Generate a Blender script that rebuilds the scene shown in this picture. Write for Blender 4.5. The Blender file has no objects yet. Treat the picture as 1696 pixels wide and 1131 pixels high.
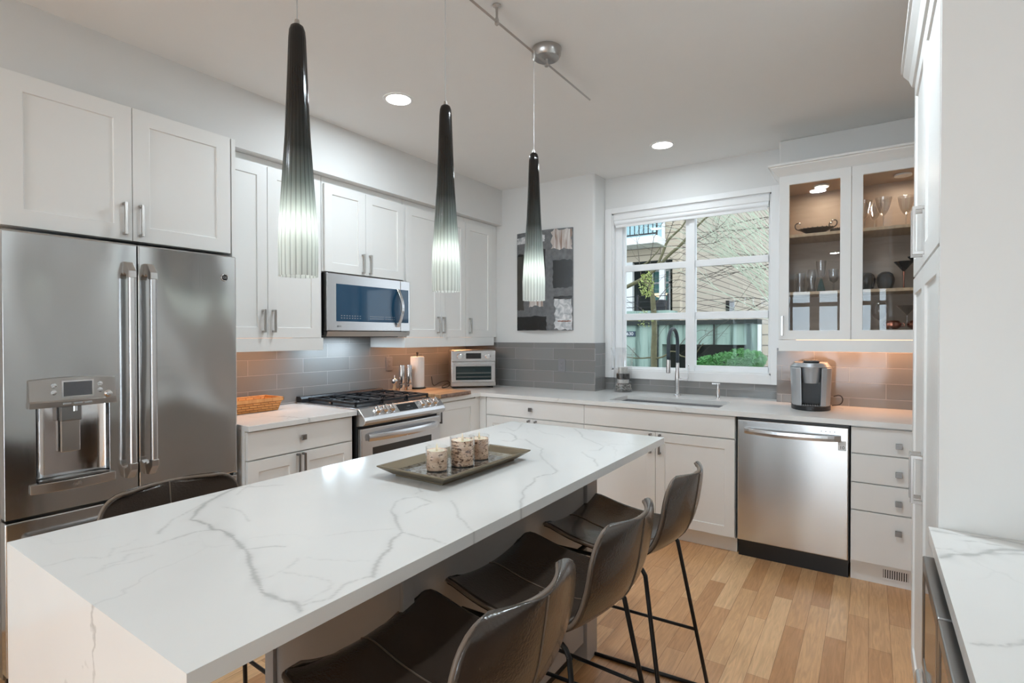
import bpy, bmesh, math, random
from mathutils import Vector, Matrix
import numpy as np
random.seed(7)
sc = bpy.context.scene
col = sc.collection
PI = math.pi

# ------------------------------------------------------------------ camera
CAM_Z = 1.389
cd = bpy.data.cameras.new('camera'); cam = bpy.data.objects.new('camera', cd); col.objects.link(cam)
cd.sensor_width = 36.0; cd.lens = 879.362 / 1696 * 36.0; cd.clip_start = 0.02; cd.clip_end = 200
cam.location = (0, 0, CAM_Z)
cam.rotation_euler = (Matrix.Rotation(math.radians(34.023), 3, 'Z') @ Matrix.Rotation(math.radians(90 - 0.619), 3, 'X')
                      @ Matrix.Rotation(math.radians(-0.055), 3, 'Z')).to_euler()
sc.camera = cam

# ------------------------------------------------------------------ world, colour, lights
sc.view_settings.view_transform = 'Standard'; sc.view_settings.look = 'None'
sc.view_settings.exposure = 0.25; sc.view_settings.gamma = 1.0
sc.view_settings.use_curve_mapping = False
sc.cycles.max_bounces = 10; sc.cycles.diffuse_bounces = 8; sc.cycles.glossy_bounces = 5
sc.cycles.transmission_bounces = 8; sc.cycles.transparent_max_bounces = 16
sc.cycles.caustics_reflective = False; sc.cycles.caustics_refractive = False
sc.cycles.sample_clamp_indirect = 6.0
w = bpy.data.worlds.new('sky'); sc.world = w; w.use_nodes = True
nt = w.node_tree; nt.nodes.clear()
wo = nt.nodes.new('ShaderNodeOutputWorld'); bg = nt.nodes.new('ShaderNodeBackground')
tc = nt.nodes.new('ShaderNodeTexCoord'); nz = nt.nodes.new('ShaderNodeTexNoise'); nz.inputs['Scale'].default_value = 2.2
nz.inputs['Detail'].default_value = 5
cr = nt.nodes.new('ShaderNodeValToRGB')
cr.color_ramp.elements[0].position = .35; cr.color_ramp.elements[0].color = (.62, .74, .90, 1)
cr.color_ramp.elements[1].position = .6; cr.color_ramp.elements[1].color = (.92, .96, 1.0, 1)
nt.links.new(tc.outputs['Generated'], nz.inputs['Vector']); nt.links.new(nz.outputs['Fac'], cr.inputs['Fac'])
nt.links.new(cr.outputs['Color'], bg.inputs['Color']); bg.inputs['Strength'].default_value = 2.1
nt.links.new(bg.outputs[0], wo.inputs['Surface'])

def area(name, loc, rot, sx, sy, energy, color=(1, 1, 1), shape='RECTANGLE', spread=PI):
    l = bpy.data.lights.new(name, 'AREA'); l.shape = shape; l.size = sx
    if shape in ('RECTANGLE', 'ELLIPSE'): l.size_y = sy
    l.energy = energy; l.color = color; l.spread = spread
    o = bpy.data.objects.new(name, l); o.location = loc; o.rotation_euler = rot; col.objects.link(o)
    return o
# daylight entering through the windows behind the camera and through the sink window
area('daylight_patio_windows', (-1.4, -7.25, 1.35), (math.radians(112), 0, 0), 4.2, 2.6, 255, (.74, .88, 1.0))

# ------------------------------------------------------------------ materials
def new_mat(name):
    m = bpy.data.materials.new(name); m.use_nodes = True
    nt = m.node_tree; nt.nodes.clear()
    out = nt.nodes.new('ShaderNodeOutputMaterial'); b = nt.nodes.new('ShaderNodeBsdfPrincipled')
    nt.links.new(b.outputs[0], out.inputs['Surface'])
    return m, nt, b, out
def S(b, **k):
    for n, v in k.items():
        n = n.replace('_', ' ')
        b.inputs[n].default_value = v
def nodes(nt, *types): return [nt.nodes.new('ShaderNode' + t) for t in types]
def mat(name, c, rough=.5, metal=0.0, var=.04, scale=8.0, bump=0.0, bscale=60.0, stretch=None, coat=0.0, **k):
    """plain surface with slight procedural colour / roughness variation"""
    m, nt, b, out = new_mat(name)
    S(b, Roughness=rough, Metallic=metal)
    if coat: b.inputs['Coat Weight'].default_value = coat; b.inputs['Coat Roughness'].default_value = .08
    tc, mp, nz, mx = nodes(nt, 'TexCoord', 'Mapping', 'TexNoise', 'MixRGB')
    nt.links.new(tc.outputs['Object'], mp.inputs['Vector']); nt.links.new(mp.outputs[0], nz.inputs['Vector'])
    if stretch: mp.inputs['Scale'].default_value = stretch
    nz.inputs['Scale'].default_value = scale; nz.inputs['Detail'].default_value = 4
    mx.inputs['Color1'].default_value = tuple(x * (1 - var) for x in c) + (1,)
    mx.inputs['Color2'].default_value = tuple(min(1, x * (1 + var)) for x in c) + (1,)
    nt.links.new(nz.outputs['Fac'], mx.inputs['Fac']); nt.links.new(mx.outputs[0], b.inputs['Base Color'])
    if bump:
        n2, bp = nodes(nt, 'TexNoise', 'Bump'); n2.inputs['Scale'].default_value = bscale; n2.inputs['Detail'].default_value = 3
        nt.links.new(mp.outputs[0], n2.inputs['Vector']); nt.links.new(n2.outputs['Fac'], bp.inputs['Height'])
        bp.inputs['Strength'].default_value = bump; bp.inputs['Distance'].default_value = .01
        nt.links.new(bp.outputs[0], b.inputs['Normal'])
    for n, v in k.items(): b.inputs[n.replace('_', ' ')].default_value = v
    return m
def steel(name, c=(.56, .56, .56), rough=.24, brush=(1, 1, 40), wave=.0, wscale=3.0):
    m, nt, b, out = new_mat(name); S(b, Metallic=1.0, Base_Color=c + (1,))
    tc, mp, nz, mr = nodes(nt, 'TexCoord', 'Mapping', 'TexNoise', 'MapRange')
    nt.links.new(tc.outputs['Object'], mp.inputs['Vector']); mp.inputs['Scale'].default_value = brush
    nt.links.new(mp.outputs[0], nz.inputs['Vector']); nz.inputs['Scale'].default_value = 5; nz.inputs['Detail'].default_value = 3
    nt.links.new(nz.outputs['Fac'], mr.inputs['Value']); mr.inputs['To Min'].default_value = rough - .02; mr.inputs['To Max'].default_value = rough + .025
    nt.links.new(mr.outputs[0], b.inputs['Roughness'])
    if wave:
        n2, bp, m2 = nodes(nt, 'TexNoise', 'Bump', 'Mapping'); m2.inputs['Scale'].default_value = (1, 1, .35)
        nt.links.new(tc.outputs['Object'], m2.inputs['Vector']); nt.links.new(m2.outputs[0], n2.inputs['Vector'])
        n2.inputs['Scale'].default_value = wscale; n2.inputs['Detail'].default_value = 1.0
        nt.links.new(n2.outputs['Fac'], bp.inputs['Height']); bp.inputs['Strength'].default_value = 1.0; bp.inputs['Distance'].default_value = wave
        nt.links.new(bp.outputs[0], b.inputs['Normal'])
    return m
def glassy(name, tint=(1, 1, 1), rough=.0, refl=1.0, f0=.045):
    """thin pane: transparent plus fresnel reflection"""
    m = bpy.data.materials.new(name); m.use_nodes = True; nt = m.node_tree; nt.nodes.clear()
    out, tr, gl, mx, lw, pw, fr = nodes(nt, 'OutputMaterial', 'BsdfTransparent', 'BsdfGlossy', 'MixShader', 'LayerWeight', 'Math', 'MapRange')
    tr.inputs['Color'].default_value = tint + (1,); gl.inputs['Roughness'].default_value = rough
    gl.inputs['Color'].default_value = (refl, refl, refl, 1)
    pw.operation = 'POWER'; pw.inputs[1].default_value = 5.0; nt.links.new(lw.outputs['Facing'], pw.inputs[0]); nt.links.new(pw.outputs[0], fr.inputs['Value'])
    fr.inputs['To Min'].default_value = f0; fr.inputs['To Max'].default_value = .9
    nt.links.new(fr.outputs[0], mx.inputs['Fac']); nt.links.new(tr.outputs[0], mx.inputs[1]); nt.links.new(gl.outputs[0], mx.inputs[2])
    nt.links.new(mx.outputs[0], out.inputs['Surface'])
    return m
def emit(name, c, s):
    m = bpy.data.materials.new(name); m.use_nodes = True; nt = m.node_tree; nt.nodes.clear()
    out, e = nodes(nt, 'OutputMaterial', 'Emission'); e.inputs['Color'].default_value = c + (1,); e.inputs['Strength'].default_value = s
    nt.links.new(e.outputs[0], out.inputs['Surface']); return m
def quartz(name, attr=False):
    m, nt, b, out = new_mat(name); S(b, Roughness=.14); b.inputs['Specular IOR Level'].default_value = .32
    tc, mp, n1, add, v1, mr, n2, m2r, mul, mx, base, nb = nodes(nt, 'TexCoord', 'Mapping', 'TexNoise', 'MixRGB', 'TexVoronoi', 'MapRange', 'TexNoise', 'MapRange', 'Math', 'MixRGB', 'MixRGB', 'TexNoise')
    L = nt.links.new
    L(tc.outputs['Object'], mp.inputs['Vector']); L(mp.outputs[0], n1.inputs['Vector']); n1.inputs['Scale'].default_value = 3.5; n1.inputs['Detail'].default_value = 6
    add.blend_type = 'ADD'; add.inputs['Fac'].default_value = .45
    L(mp.outputs[0], add.inputs['Color1']); L(n1.outputs['Color'], add.inputs['Color2'])
    v1.feature = 'DISTANCE_TO_EDGE'; v1.inputs['Scale'].default_value = 2.1; L(add.outputs[0], v1.inputs['Vector'])
    mr.inputs['From Min'].default_value = .0; mr.inputs['From Max'].default_value = .016; mr.inputs['To Min'].default_value = 1; mr.inputs['To Max'].default_value = 0
    L(v1.outputs['Distance'], mr.inputs['Value'])
    n2.inputs['Scale'].default_value = 1.7; L(mp.outputs[0], n2.inputs['Vector'])
    m2r.inputs['From Min'].default_value = .50; m2r.inputs['From Max'].default_value = .66; L(n2.outputs['Fac'], m2r.inputs['Value'])
    mul.operation = 'MULTIPLY'; L(mr.outputs[0], mul.inputs[0]); L(m2r.outputs[0], mul.inputs[1])
    nb.inputs['Scale'].default_value = 4; L(mp.outputs[0], nb.inputs['Vector'])
    base.inputs['Color1'].default_value = (.74, .74, .725, 1); base.inputs['Color2'].default_value = (.80, .80, .785, 1); L(nb.outputs['Fac'], base.inputs['Fac'])
    L(base.outputs[0], mx.inputs['Color1']); mx.inputs['Color2'].default_value = (.50, .50, .49, 1)
    if attr:
        at, ma, mb_ = nodes(nt, 'Attribute', 'Math', 'Math'); at.attribute_name = 'vein'
        mb_.operation = 'MULTIPLY'; mb_.inputs[1].default_value = .25; L(mul.outputs[0], mb_.inputs[0])
        ma.operation = 'MAXIMUM'; L(at.outputs['Fac'], ma.inputs[0]); L(mb_.outputs[0], ma.inputs[1]); L(ma.outputs[0], mx.inputs['Fac'])
    else:
        L(mul.outputs[0], mx.inputs['Fac'])
    L(mx.outputs[0], b.inputs['Base Color'])
    return m
def brickmat(name, plane, c1, c2, mortar, bw, rh, ms, off=.5, rough=.1, wav=.0, zoff=0.0, uoff=0.0):
    m, nt, b, out = new_mat(name); L = nt.links.new
    tc, sp, cb, br, bp = nodes(nt, 'TexCoord', 'SeparateXYZ', 'CombineXYZ', 'TexBrick', 'Bump')
    L(tc.outputs['Object'], sp.inputs[0])
    au, az = nodes(nt, 'Math', 'Math'); au.inputs[1].default_value = uoff; az.inputs[1].default_value = zoff
    ax = {'yz': ('Y', 'Z'), 'xz': ('X', 'Z'), 'xy': ('X', 'Y'), 'yx': ('Y', 'X')}[plane]
    L(sp.outputs[ax[0]], au.inputs[0]); L(sp.outputs[ax[1]], az.inputs[0])
    L(au.outputs[0], cb.inputs['X']); L(az.outputs[0], cb.inputs['Y'])
    L(cb.outputs[0], br.inputs['Vector']); br.offset = off; br.squash = 1
    br.inputs['Scale'].default_value = 1; br.inputs['Brick Width'].default_value = bw; br.inputs['Row Height'].default_value = rh
    br.inputs['Mortar Size'].default_value = ms; br.inputs['Mortar Smooth'].default_value = .3
    br.inputs['Color1'].default_value = c1 + (1,); br.inputs['Color2'].default_value = c2 + (1,); br.inputs['Mortar'].default_value = mortar + (1,)
    L(br.outputs['Color'], b.inputs['Base Color'])
    inv, = nodes(nt, 'Math'); inv.operation = 'SUBTRACT'; inv.inputs[0].default_value = 1; L(br.outputs['Fac'], inv.inputs[1])
    L(inv.outputs[0], bp.inputs['Height']); bp.inputs['Distance'].default_value = .002; bp.inputs['Strength'].default_value = .8
    if wav:
        n2, b2 = nodes(nt, 'TexNoise', 'Bump'); n2.inputs['Scale'].default_value = 6; L(tc.outputs['Object'], n2.inputs['Vector'])
        L(n2.outputs['Fac'], b2.inputs['Height']); b2.inputs['Distance'].default_value = wav; L(bp.outputs[0], b2.inputs['Normal']); L(b2.outputs[0], b.inputs['Normal'])
    else: L(bp.outputs[0], b.inputs['Normal'])
    S(b, Roughness=rough, Specular_IOR_Level=.3)
    return m
def woodfloor(name):
    m, nt, b, out = new_mat(name); L = nt.links.new
    tc, sp, cb, br, mp, nz, wn = nodes(nt, 'TexCoord', 'SeparateXYZ', 'CombineXYZ', 'TexBrick', 'Mapping', 'TexNoise', 'TexNoise')
    L(tc.outputs['Object'], sp.inputs[0]); L(sp.outputs['Y'], cb.inputs['X']); L(sp.outputs['X'], cb.inputs['Y'])
    L(cb.outputs[0], br.inputs['Vector']); br.offset = .37; br.offset_frequency = 2
    br.inputs['Scale'].default_value = 1; br.inputs['Brick Width'].default_value = .78; br.inputs['Row Height'].default_value = .083
    br.inputs['Mortar Size'].default_value = .0007; br.inputs['Mortar Smooth'].default_value = .2; br.inputs['Bias'].default_value = .0
    br.inputs['Color1'].default_value = (.22, .22, .22, 1); br.inputs['Color2'].default_value = (.80, .80, .80, 1); br.inputs['Mortar'].default_value = (.0, .0, .0, 1)
    cr, = nodes(nt, 'ValToRGB'); e = cr.color_ramp.elements
    e[0].position = .0; e[0].color = (.27, .14, .07, 1); e[1].position = .25; e[1].color = (.54, .275, .12, 1)
    for p, c in ((.45, (.63, .345, .165, 1)), (.6, (.71, .41, .20, 1)), (.78, (.82, .52, .28, 1))):
        x = e.new(p); x.color = c
    L(br.outputs['Color'], cr.inputs['Fac'])
    mp.inputs['Scale'].default_value = (28, 2.2, 1); L(tc.outputs['Object'], mp.inputs['Vector']); L(mp.outputs[0], nz.inputs['Vector'])
    nz.inputs['Scale'].default_value = 2.2; nz.inputs['Detail'].default_value = 8; nz.inputs['Distortion'].default_value = 1.6
    mr, mx = nodes(nt, 'MapRange', 'MixRGB'); mr.inputs['From Min'].default_value = .3; mr.inputs['From Max'].default_value = .75
    mr.inputs['To Min'].default_value = .82; mr.inputs['To Max'].default_value = 1.12; L(nz.outputs['Fac'], mr.inputs['Value'])
    mx.blend_type = 'MULTIPLY'; mx.inputs['Fac'].default_value = 1; L(cr.outputs[0], mx.inputs['Color1']); L(mr.outputs[0], mx.inputs['Color2'])
    L(mx.outputs[0], b.inputs['Base Color']); S(b, Roughness=.24); b.inputs['Specular IOR Level'].default_value = .5
    bp, = nodes(nt, 'Bump'); L(br.outputs['Fac'], bp.inputs['Height']); bp.invert = True; bp.inputs['Distance'].default_value = .001; L(bp.outputs[0], b.inputs['Normal'])
    return m
def woodgrain(name, c1, c2, sx=(4, 40, 4), rough=.45, strips=None):
    m, nt, b, out = new_mat(name); L = nt.links.new
    tc, mp, nz, cr = nodes(nt, 'TexCoord', 'Mapping', 'TexNoise', 'ValToRGB')
    mp.inputs['Scale'].default_value = sx; L(tc.outputs['Object'], mp.inputs['Vector']); L(mp.outputs[0], nz.inputs['Vector'])
    nz.inputs['Scale'].default_value = 1.5; nz.inputs['Detail'].default_value = 6; nz.inputs['Distortion'].default_value = .8
    cr.color_ramp.elements[0].position = .32; cr.color_ramp.elements[0].color = c1 + (1,)
    cr.color_ramp.elements[1].position = .68; cr.color_ramp.elements[1].color = c2 + (1,)
    L(nz.outputs['Fac'], cr.inputs['Fac']); L(cr.outputs[0], b.inputs['Base Color']); S(b, Roughness=rough)
    return m

M = {}
M['wall'] = mat('wall_paint', (.69, .69, .68), .85, var=.01, bump=.05, bscale=250)
M['ceil'] = mat('ceiling_paint', (.80, .80, .79), .9, var=.01, bump=.05, bscale=200)
M['white'] = mat('white_lacquer', (.78, .78, .765), .38, var=.01)
M['trimw'] = mat('white_trim_paint', (.78, .78, .78), .4, var=.01)
M['vinyl'] = mat('white_vinyl', (.82, .83, .84), .35, var=.01)
M['greycab'] = mat('grey_island_paint', (.44, .42, .405), .45, var=.02)
M['steel'] = steel('brushed_steel', (.56, .56, .555), .17, (1, 60, 1), wave=.09, wscale=1.9)
M['steelDW'] = steel('brushed_steel_dishwasher', (.66, .66, .655), .25, (1, 1, 1), wave=.022, wscale=2.0)
M['steelH'] = steel('brushed_steel_bright', (.66, .66, .67), .26, (3, 3, 1))
M['steelD'] = steel('dark_steel', (.30, .30, .30), .3)
M['chrome'] = steel('polished_chrome', (.75, .75, .76), .1)
M['nickel'] = steel('satin_nickel', (.48, .46, .44), .3)
M['pewter'] = steel('dark_pewter', (.27, .265, .26), .34)
M['bronze'] = mat('antique_brass_paint', (.21, .17, .115), .42, .7, .12, 14)
M['black'] = mat('black_plastic', (.012, .012, .013), .35, var=.1)
M['blackm'] = mat('black_powder_coat', (.010, .010, .010), .42, .2, var=.1)
M['iron'] = mat('cast_iron', (.018, .02, .024), .38, .3, var=.2, bump=.1, bscale=300)
M['rubber'] = mat('dark_rubber', (.03, .045, .06), .45, var=.1)
M['greyplastic'] = mat('grey_outlet_plastic', (.20, .20, .21), .4)
M['silverpl'] = mat('silver_plastic', (.42, .44, .46), .33, .5, var=.02)
M['leather'] = mat('brown_leather', (.046, .033, .025), .22, 0, .18, 9, bump=.12, bscale=160, coat=.25)
M['piping'] = mat('leather_piping', (.16, .12, .09), .45, 0, .1)
M['paper'] = mat('paper_towel', (.82, .82, .81), .95, 0, .02, bump=.3, bscale=120)
M['screen'] = mat('dark_glass_screen', (.012, .02, .035), .06, 0, .1, Specular_IOR_Level=.9)
M['microglass'] = mat('blue_black_oven_glass', (.014, .06, .12), .05, 0, .1, Specular_IOR_Level=.55)
M['ovenglass'] = mat('brown_black_oven_glass', (.018, .014, .010), .06, 0, .1, Specular_IOR_Level=.7)
M['lcd'] = mat('grey_display', (.10, .11, .125), .15)
M['tile_l'] = brickmat('grey_tile_left', 'yz', (.20, .198, .195), (.235, .232, .229), (.36, .35, .34), .406, .1016, .0022, rough=.07, wav=.0006, zoff=-.925, uoff=-.07)
M['tile_b'] = brickmat('grey_tile_back', 'xz', (.20, .198, .195), (.235, .232, .229), (.36, .35, .34), .406, .1016, .0022, rough=.07, wav=.0006, zoff=-.871, uoff=.32)
M['tile_s'] = brickmat('grey_tile_side', 'yz', (.20, .198, .195), (.235, .232, .229), (.36, .35, .34), .406, .1016, .0022, rough=.07, wav=.0006, zoff=-.925)
M['floor'] = woodfloor('oak_floor')
M['quartz'] = quartz('veined_quartz'); M['quartzA'] = quartz('veined_quartz_island', True)
M['glass'] = glassy('clear_pane', (.97, .985, .98), f0=.006); M['cabglass'] = glassy('cabinet_pane', (.93, .93, .93), 0, .55)
M['shelfwood'] = woodgrain('maple', (.50, .36, .22), (.62, .47, .30), (30, 3, 3), .45)
M['cabinside'] = woodgrain('cabinet_interior', (.36, .27, .20), (.42, .32, .24), (3, 3, 20), .5)
M['board'] = woodgrain('acacia_board', (.28, .12, .045), (.62, .38, .20), (14, 1.2, 4), .4)
M['boardedge'] = woodgrain('board_bark', (.10, .06, .045), (.30, .20, .15), (20, 20, 20), .8)
M['puck'] = emit('warm_puck', (1, .86, .66), 9.0)
M['lamp'] = emit('recessed_led', (1, .98, .95), 14.0)
M['bulb'] = emit('pendant_bulb', (1, .99, .97), 70.0)
M['led'] = emit('warm_led_strip', (1, .52, .26), 3.5)

# ------------------------------------------------------------------ mesh builder
ORG = {}   # absolute origins of parents
class MB:
    def __init__(s, T=None): s.v = []; s.f = []; s.T = T; s.mi = []
    def add(s, vs, fs, mi=0):
        n = len(s.v); s.v += [tuple(s.T(*p)) if s.T else tuple(p) for p in vs]
        s.f += [tuple(n + i for i in f) for f in fs]; s.mi += [mi] * len(fs); return s
    def box(s, a, b, c, d, e, f, mi=0):
        return s.add([(a, c, e), (b, c, e), (b, d, e), (a, d, e), (a, c, f), (b, c, f), (b, d, f), (a, d, f)],
                     [(0, 3, 2, 1), (4, 5, 6, 7), (0, 1, 5, 4), (1, 2, 6, 5), (2, 3, 7, 6), (3, 0, 4, 7)], mi)
    def lathe(s, prof, c=(0, 0, 0), n=32, axis='z', mi=0, sx=1, sy=1, flute=0, amp=0, cap=True):
        vs = []; fs = []
        for (r, z) in prof:
            for k in range(n):
                a = 2 * PI * k / n
                rr = r * (1 + amp * math.cos(flute * a)) if flute else r
                x, y = rr * math.cos(a) * sx, rr * math.sin(a) * sy
                p = (x, y, z) if axis == 'z' else ((z, x, y) if axis == 'x' else (y, z, x))
                vs.append((c[0] + p[0], c[1] + p[1], c[2] + p[2]))
        m = len(prof)
        for i in range(m - 1):
            for k in range(n):
                k2 = (k + 1) % n; fs.append((i * n + k, i * n + k2, (i + 1) * n + k2, (i + 1) * n + k))
        if cap:
            if prof[0][0] > 1e-6: fs.append(tuple(range(n - 1, -1, -1)))
            if prof[-1][0] > 1e-6: fs.append(tuple((m - 1) * n + k for k in range(n)))
        return s.add(vs, fs, mi)
    def cyl(s, c, r, h, axis='z', n=24, mi=0, r2=None): return s.lathe([(r, 0), (r if r2 is None else r2, h)], c, n, axis, mi)
    def tube(s, pts, r, n=8, closed=False, mi=0, sq=False, smooth=0):
        P = [Vector(p) for p in pts]
        if smooth:
            for _ in range(smooth):
                Q = [] if closed else [P[0]]
                rng = range(len(P)) if closed else range(len(P) - 1)
                for i in rng:
                    a, b = P[i], P[(i + 1) % len(P)]
                    Q += [a.lerp(b, .25), a.lerp(b, .75)]
                if not closed: Q.append(P[-1])
                P = Q
        m = len(P); rs = r if isinstance(r, (list, tuple)) else None
        vs = []; fs = []; up = None
        for i, p in enumerate(P):
            if closed: t = (P[(i + 1) % m] - P[i - 1])
            else: t = (P[min(i + 1, m - 1)] - P[max(i - 1, 0)])
            t = t.normalized() if t.length > 1e-9 else Vector((0, 0, 1))
            if up is None:
                up = t.cross(Vector((0, 0, 1)))
                if up.length < .2: up = t.cross(Vector((0, 1, 0)))
                up.normalize()
            else:
                up = up - t * up.dot(t)
                if up.length < 1e-6: up = t.orthogonal()
                up.normalize()
            q = t.cross(up)
            R = rs[min(len(rs) - 1, int(i * len(rs) / m))] if rs else r
            for k in range(n):
                a = 2 * PI * (k + (.5 if sq else 0)) / n
                vs.append(tuple(p + (up * math.cos(a) + q * math.sin(a)) * R * (1.414 if sq else 1)))
        for i in range(m if closed else m - 1):
            j = (i + 1) % m
            for k in range(n):
                k2 = (k + 1) % n; fs.append((i * n + k, i * n + k2, j * n + k2, j * n + k))
        if not closed: fs += [tuple(range(n - 1, -1, -1)), tuple((m - 1) * n + k for k in range(n))]
        return s.add(vs, fs, mi)
    def prism(s, poly, a, b, axis='x', mi=0):
        n = len(poly); vs = []
        for t in (a, b):
            for (p, q) in poly: vs.append({'x': (t, p, q), 'y': (p, t, q), 'z': (p, q, t)}[axis])
        fs = [tuple(range(n - 1, -1, -1)), tuple(range(n, 2 * n))] + [(i, (i + 1) % n, n + (i + 1) % n, n + i) for i in range(n)]
        return s.add(vs, fs, mi)
    def sphere(s, c, r, n=16, sz=1, mi=0):
        m = n // 2; prof = [(r * math.sin(PI * i / m) + (1e-5 if i in (0, m) else 0), -r * sz * math.cos(PI * i / m)) for i in range(m + 1)]
        return s.lathe(prof, c, n, 'z', mi)
    def ring(s, u0, u1, v0, v1, i, w0, w1, mi=0):
        """rectangular frame of width i in the plane u-v, thickness w0..w1 (coords w,u,v via T)"""
        O = [(u0, v0), (u1, v0), (u1, v1), (u0, v1)]; I = [(u0 + i, v0 + i), (u1 - i, v0 + i), (u1 - i, v1 - i), (u0 + i, v1 - i)]
        vs = [(w, *p) for w in (w0, w1) for p in O] + [(w, *p) for w in (w0, w1) for p in I]
        fs = []
        for k in range(4):
            l = (k + 1) % 4
            fs += [(k, l, 8 + l, 8 + k), (4 + k, 12 + k, 12 + l, 4 + l), (k, 4 + k, 4 + l, l), (8 + k, 8 + l, 12 + l, 12 + k)]
        return s.add(vs, fs, mi)
    def build(s, name, m, parent=None, bevel=0, smooth=False, loc=None, segs=2):
        me = bpy.data.meshes.new(name); off = Vector((0, 0, 0))
        if parent is not None: off = Vector(ORG.get(parent.name, (0, 0, 0)))
        vs = [tuple(Vector(p) - off) for p in s.v] if not LOCAL[0] else s.v
        if loc is not None: vs = [tuple(Vector(p) - Vector(loc)) for p in s.v]
        me.from_pydata(vs, [], s.f)
        ms = m if isinstance(m, (list, tuple)) else [m]
        for x in ms: me.materials.append(M[x] if isinstance(x, str) else x)
        for p, i in zip(me.polygons, s.mi): p.material_index = i
        bm = bmesh.new(); bm.from_mesh(me); bmesh.ops.recalc_face_normals(bm, faces=bm.faces); bm.to_mesh(me); bm.free()
        o = bpy.data.objects.new(name, me); col.objects.link(o)
        if parent is not None:
            o.parent = parent; ORG[o.name] = ORG.get(parent.name, (0, 0, 0))
        elif loc is not None: o.location = loc; ORG[o.name] = loc
        else: ORG[o.name] = (0, 0, 0)
        if smooth:
            for p in me.polygons: p.use_smooth = True
            if smooth is not True:
                me.set_sharp_from_angle(angle=math.radians(smooth))
        if bevel:
            md = o.modifiers.new('bevel', 'BEVEL'); md.width = bevel; md.segments = segs; md.limit_method = 'ANGLE'; md.angle_limit = math.radians(40)
        return o
LOCAL = [False]   # when True, coordinates are already local to the parent
def tag(o, label, cat, group=None, kind=None):
    o['label'] = label
    if cat: o['category'] = cat
    if group: o['group'] = group
    if kind: o['kind'] = kind
    return o
def thing(name, loc, label, cat, rz=0, group=None):
    o = bpy.data.objects.new(name, None); col.objects.link(o); o.location = loc; o.rotation_euler = (0, 0, rz)
    o.empty_display_size = .1; ORG[o.name] = tuple(loc)
    return tag(o, label, cat, group)
def struct(o): o['kind'] = 'structure'; return o
def copy_tree(o, parent=None):
    c = o.copy(); col.objects.link(c); c.parent = parent; ORG[c.name] = ORG.get(o.name, (0, 0, 0))
    for ch in [x for x in bpy.data.objects if x.parent == o]: copy_tree(ch, c)
    return c
def text(parent, s, size, m, T, name='lettering', ext=.0004, align='CENTER'):
    """real letters as a mesh; T maps (u, v, w) -> world"""
    cu = bpy.data.curves.new('t', 'FONT'); cu.body = s; cu.size = size; cu.extrude = ext; cu.align_x = align; cu.align_y = 'CENTER'
    to = bpy.data.objects.new('t', cu); me = bpy.data.meshes.new_from_object(to)
    mb = MB(); mb.v = [tuple(T(v.co.x, v.co.y, v.co.z)) for v in me.vertices]; mb.f = [tuple(p.vertices) for p in me.polygons]; mb.mi = [0] * len(mb.f)
    bpy.data.objects.remove(to); bpy.data.curves.remove(cu); bpy.data.meshes.remove(me)
    return mb.build(name, m, parent)
# facing frames: (w outward, u along, v up) -> world
def FX(x0): return lambda w, u, v: (x0 + w, u, v)         # faces +x, u = y
def FY(y0): return lambda w, u, v: (u, y0 - w, v)         # faces -y, u = x
def FXn(x0): return lambda w, u, v: (x0 - w, u, v)        # faces -x, u = y
def shaker(T, u0, u1, v0, v1, parent, name='door', rail=.062, t=.019, m='white', flat=False, g=.0015):
    mb = MB(T); u0 += g; u1 -= g; v0 += g; v1 -= g
    if flat: mb.box(-t, 0, u0, u1, v0, v1)
    else:
        def rect(i, w): return [(w, u0 + i, v0 + i), (w, u1 - i, v0 + i), (w, u1 - i, v1 - i), (w, u0 + i, v1 - i)]
        vs = rect(0, -t) + rect(0, 0) + rect(rail, 0) + rect(rail + .002, -.007)
        fs = [(0, 1, 2, 3), (12, 13, 14, 15)]
        for a in (0, 4, 8):
            for k in range(4): l = (k + 1) % 4; fs.append((a + k, a + l, a + 4 + l, a + 4 + k))
        mb.add(vs, fs)
    return mb.build(name, m, parent, bevel=.0012)
def pull(T, u, v, parent, L=.135, m='nickel', horiz=False):
    mb = MB(T); a, b = v - L / 2, v + L / 2; h = .006
    mb.box(.022, .031, u - h, u + h, a, b); mb.box(0, .024, u - h, u + h, a, a + .011); mb.box(0, .024, u - h, u + h, b - .011, b)
    return mb.build('handle', m, parent, bevel=.001)
def knob(T, u, v, parent, m='nickel'):
    mb = MB(T); mb.box(.014, .024, u - .015, u + .015, v - .015, v + .015); mb.box(0, .016, u - .007, u + .007, v - .007, v + .007)
    return mb.build('knob', m, parent, bevel=.001)
# ================================================================== SETTING
XW = -3.36; YA = 4.149; YW = 4.37; YR = 4.213; ZH = 2.77; XR = .80; YN = -7.0
CT = .915; CB = .885          # countertop top / underside
def sbox(name, a, b, c, d, e, f, m): return struct(MB().box(a, b, c, d, e, f).build(name, m))
sbox('floor', -3.5, .95, -7.12, 4.6, -.06, 0, 'floor')
sbox('ceiling', -3.5, .95, -7.12, 4.6, ZH, ZH + .08, 'ceil')
sbox('wall_left', XW - .1, XW, YN, 4.6, 0, ZH, 'wall')
sbox('wall_soffit', XW, -2.914, YN, YA, 2.436, ZH, 'wall')
sbox('wall_right', XR, XR + .1, YN, 4.6, 0, ZH, 'wall')
# projecting wall that carries the art, with a rounded outer corner
r = .022; xp = -1.953
poly = [(XW, YA), (xp - r, YA)] + [(xp - r + r * math.sin(a), YA + r - r * math.cos(a)) for a in [k * PI / 12 for k in range(1, 7)]] + [(xp, 4.6), (XW, 4.6)]
struct(MB().prism(poly, 0, ZH, 'z').build('wall_art_side', 'wall', smooth=35))
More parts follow.
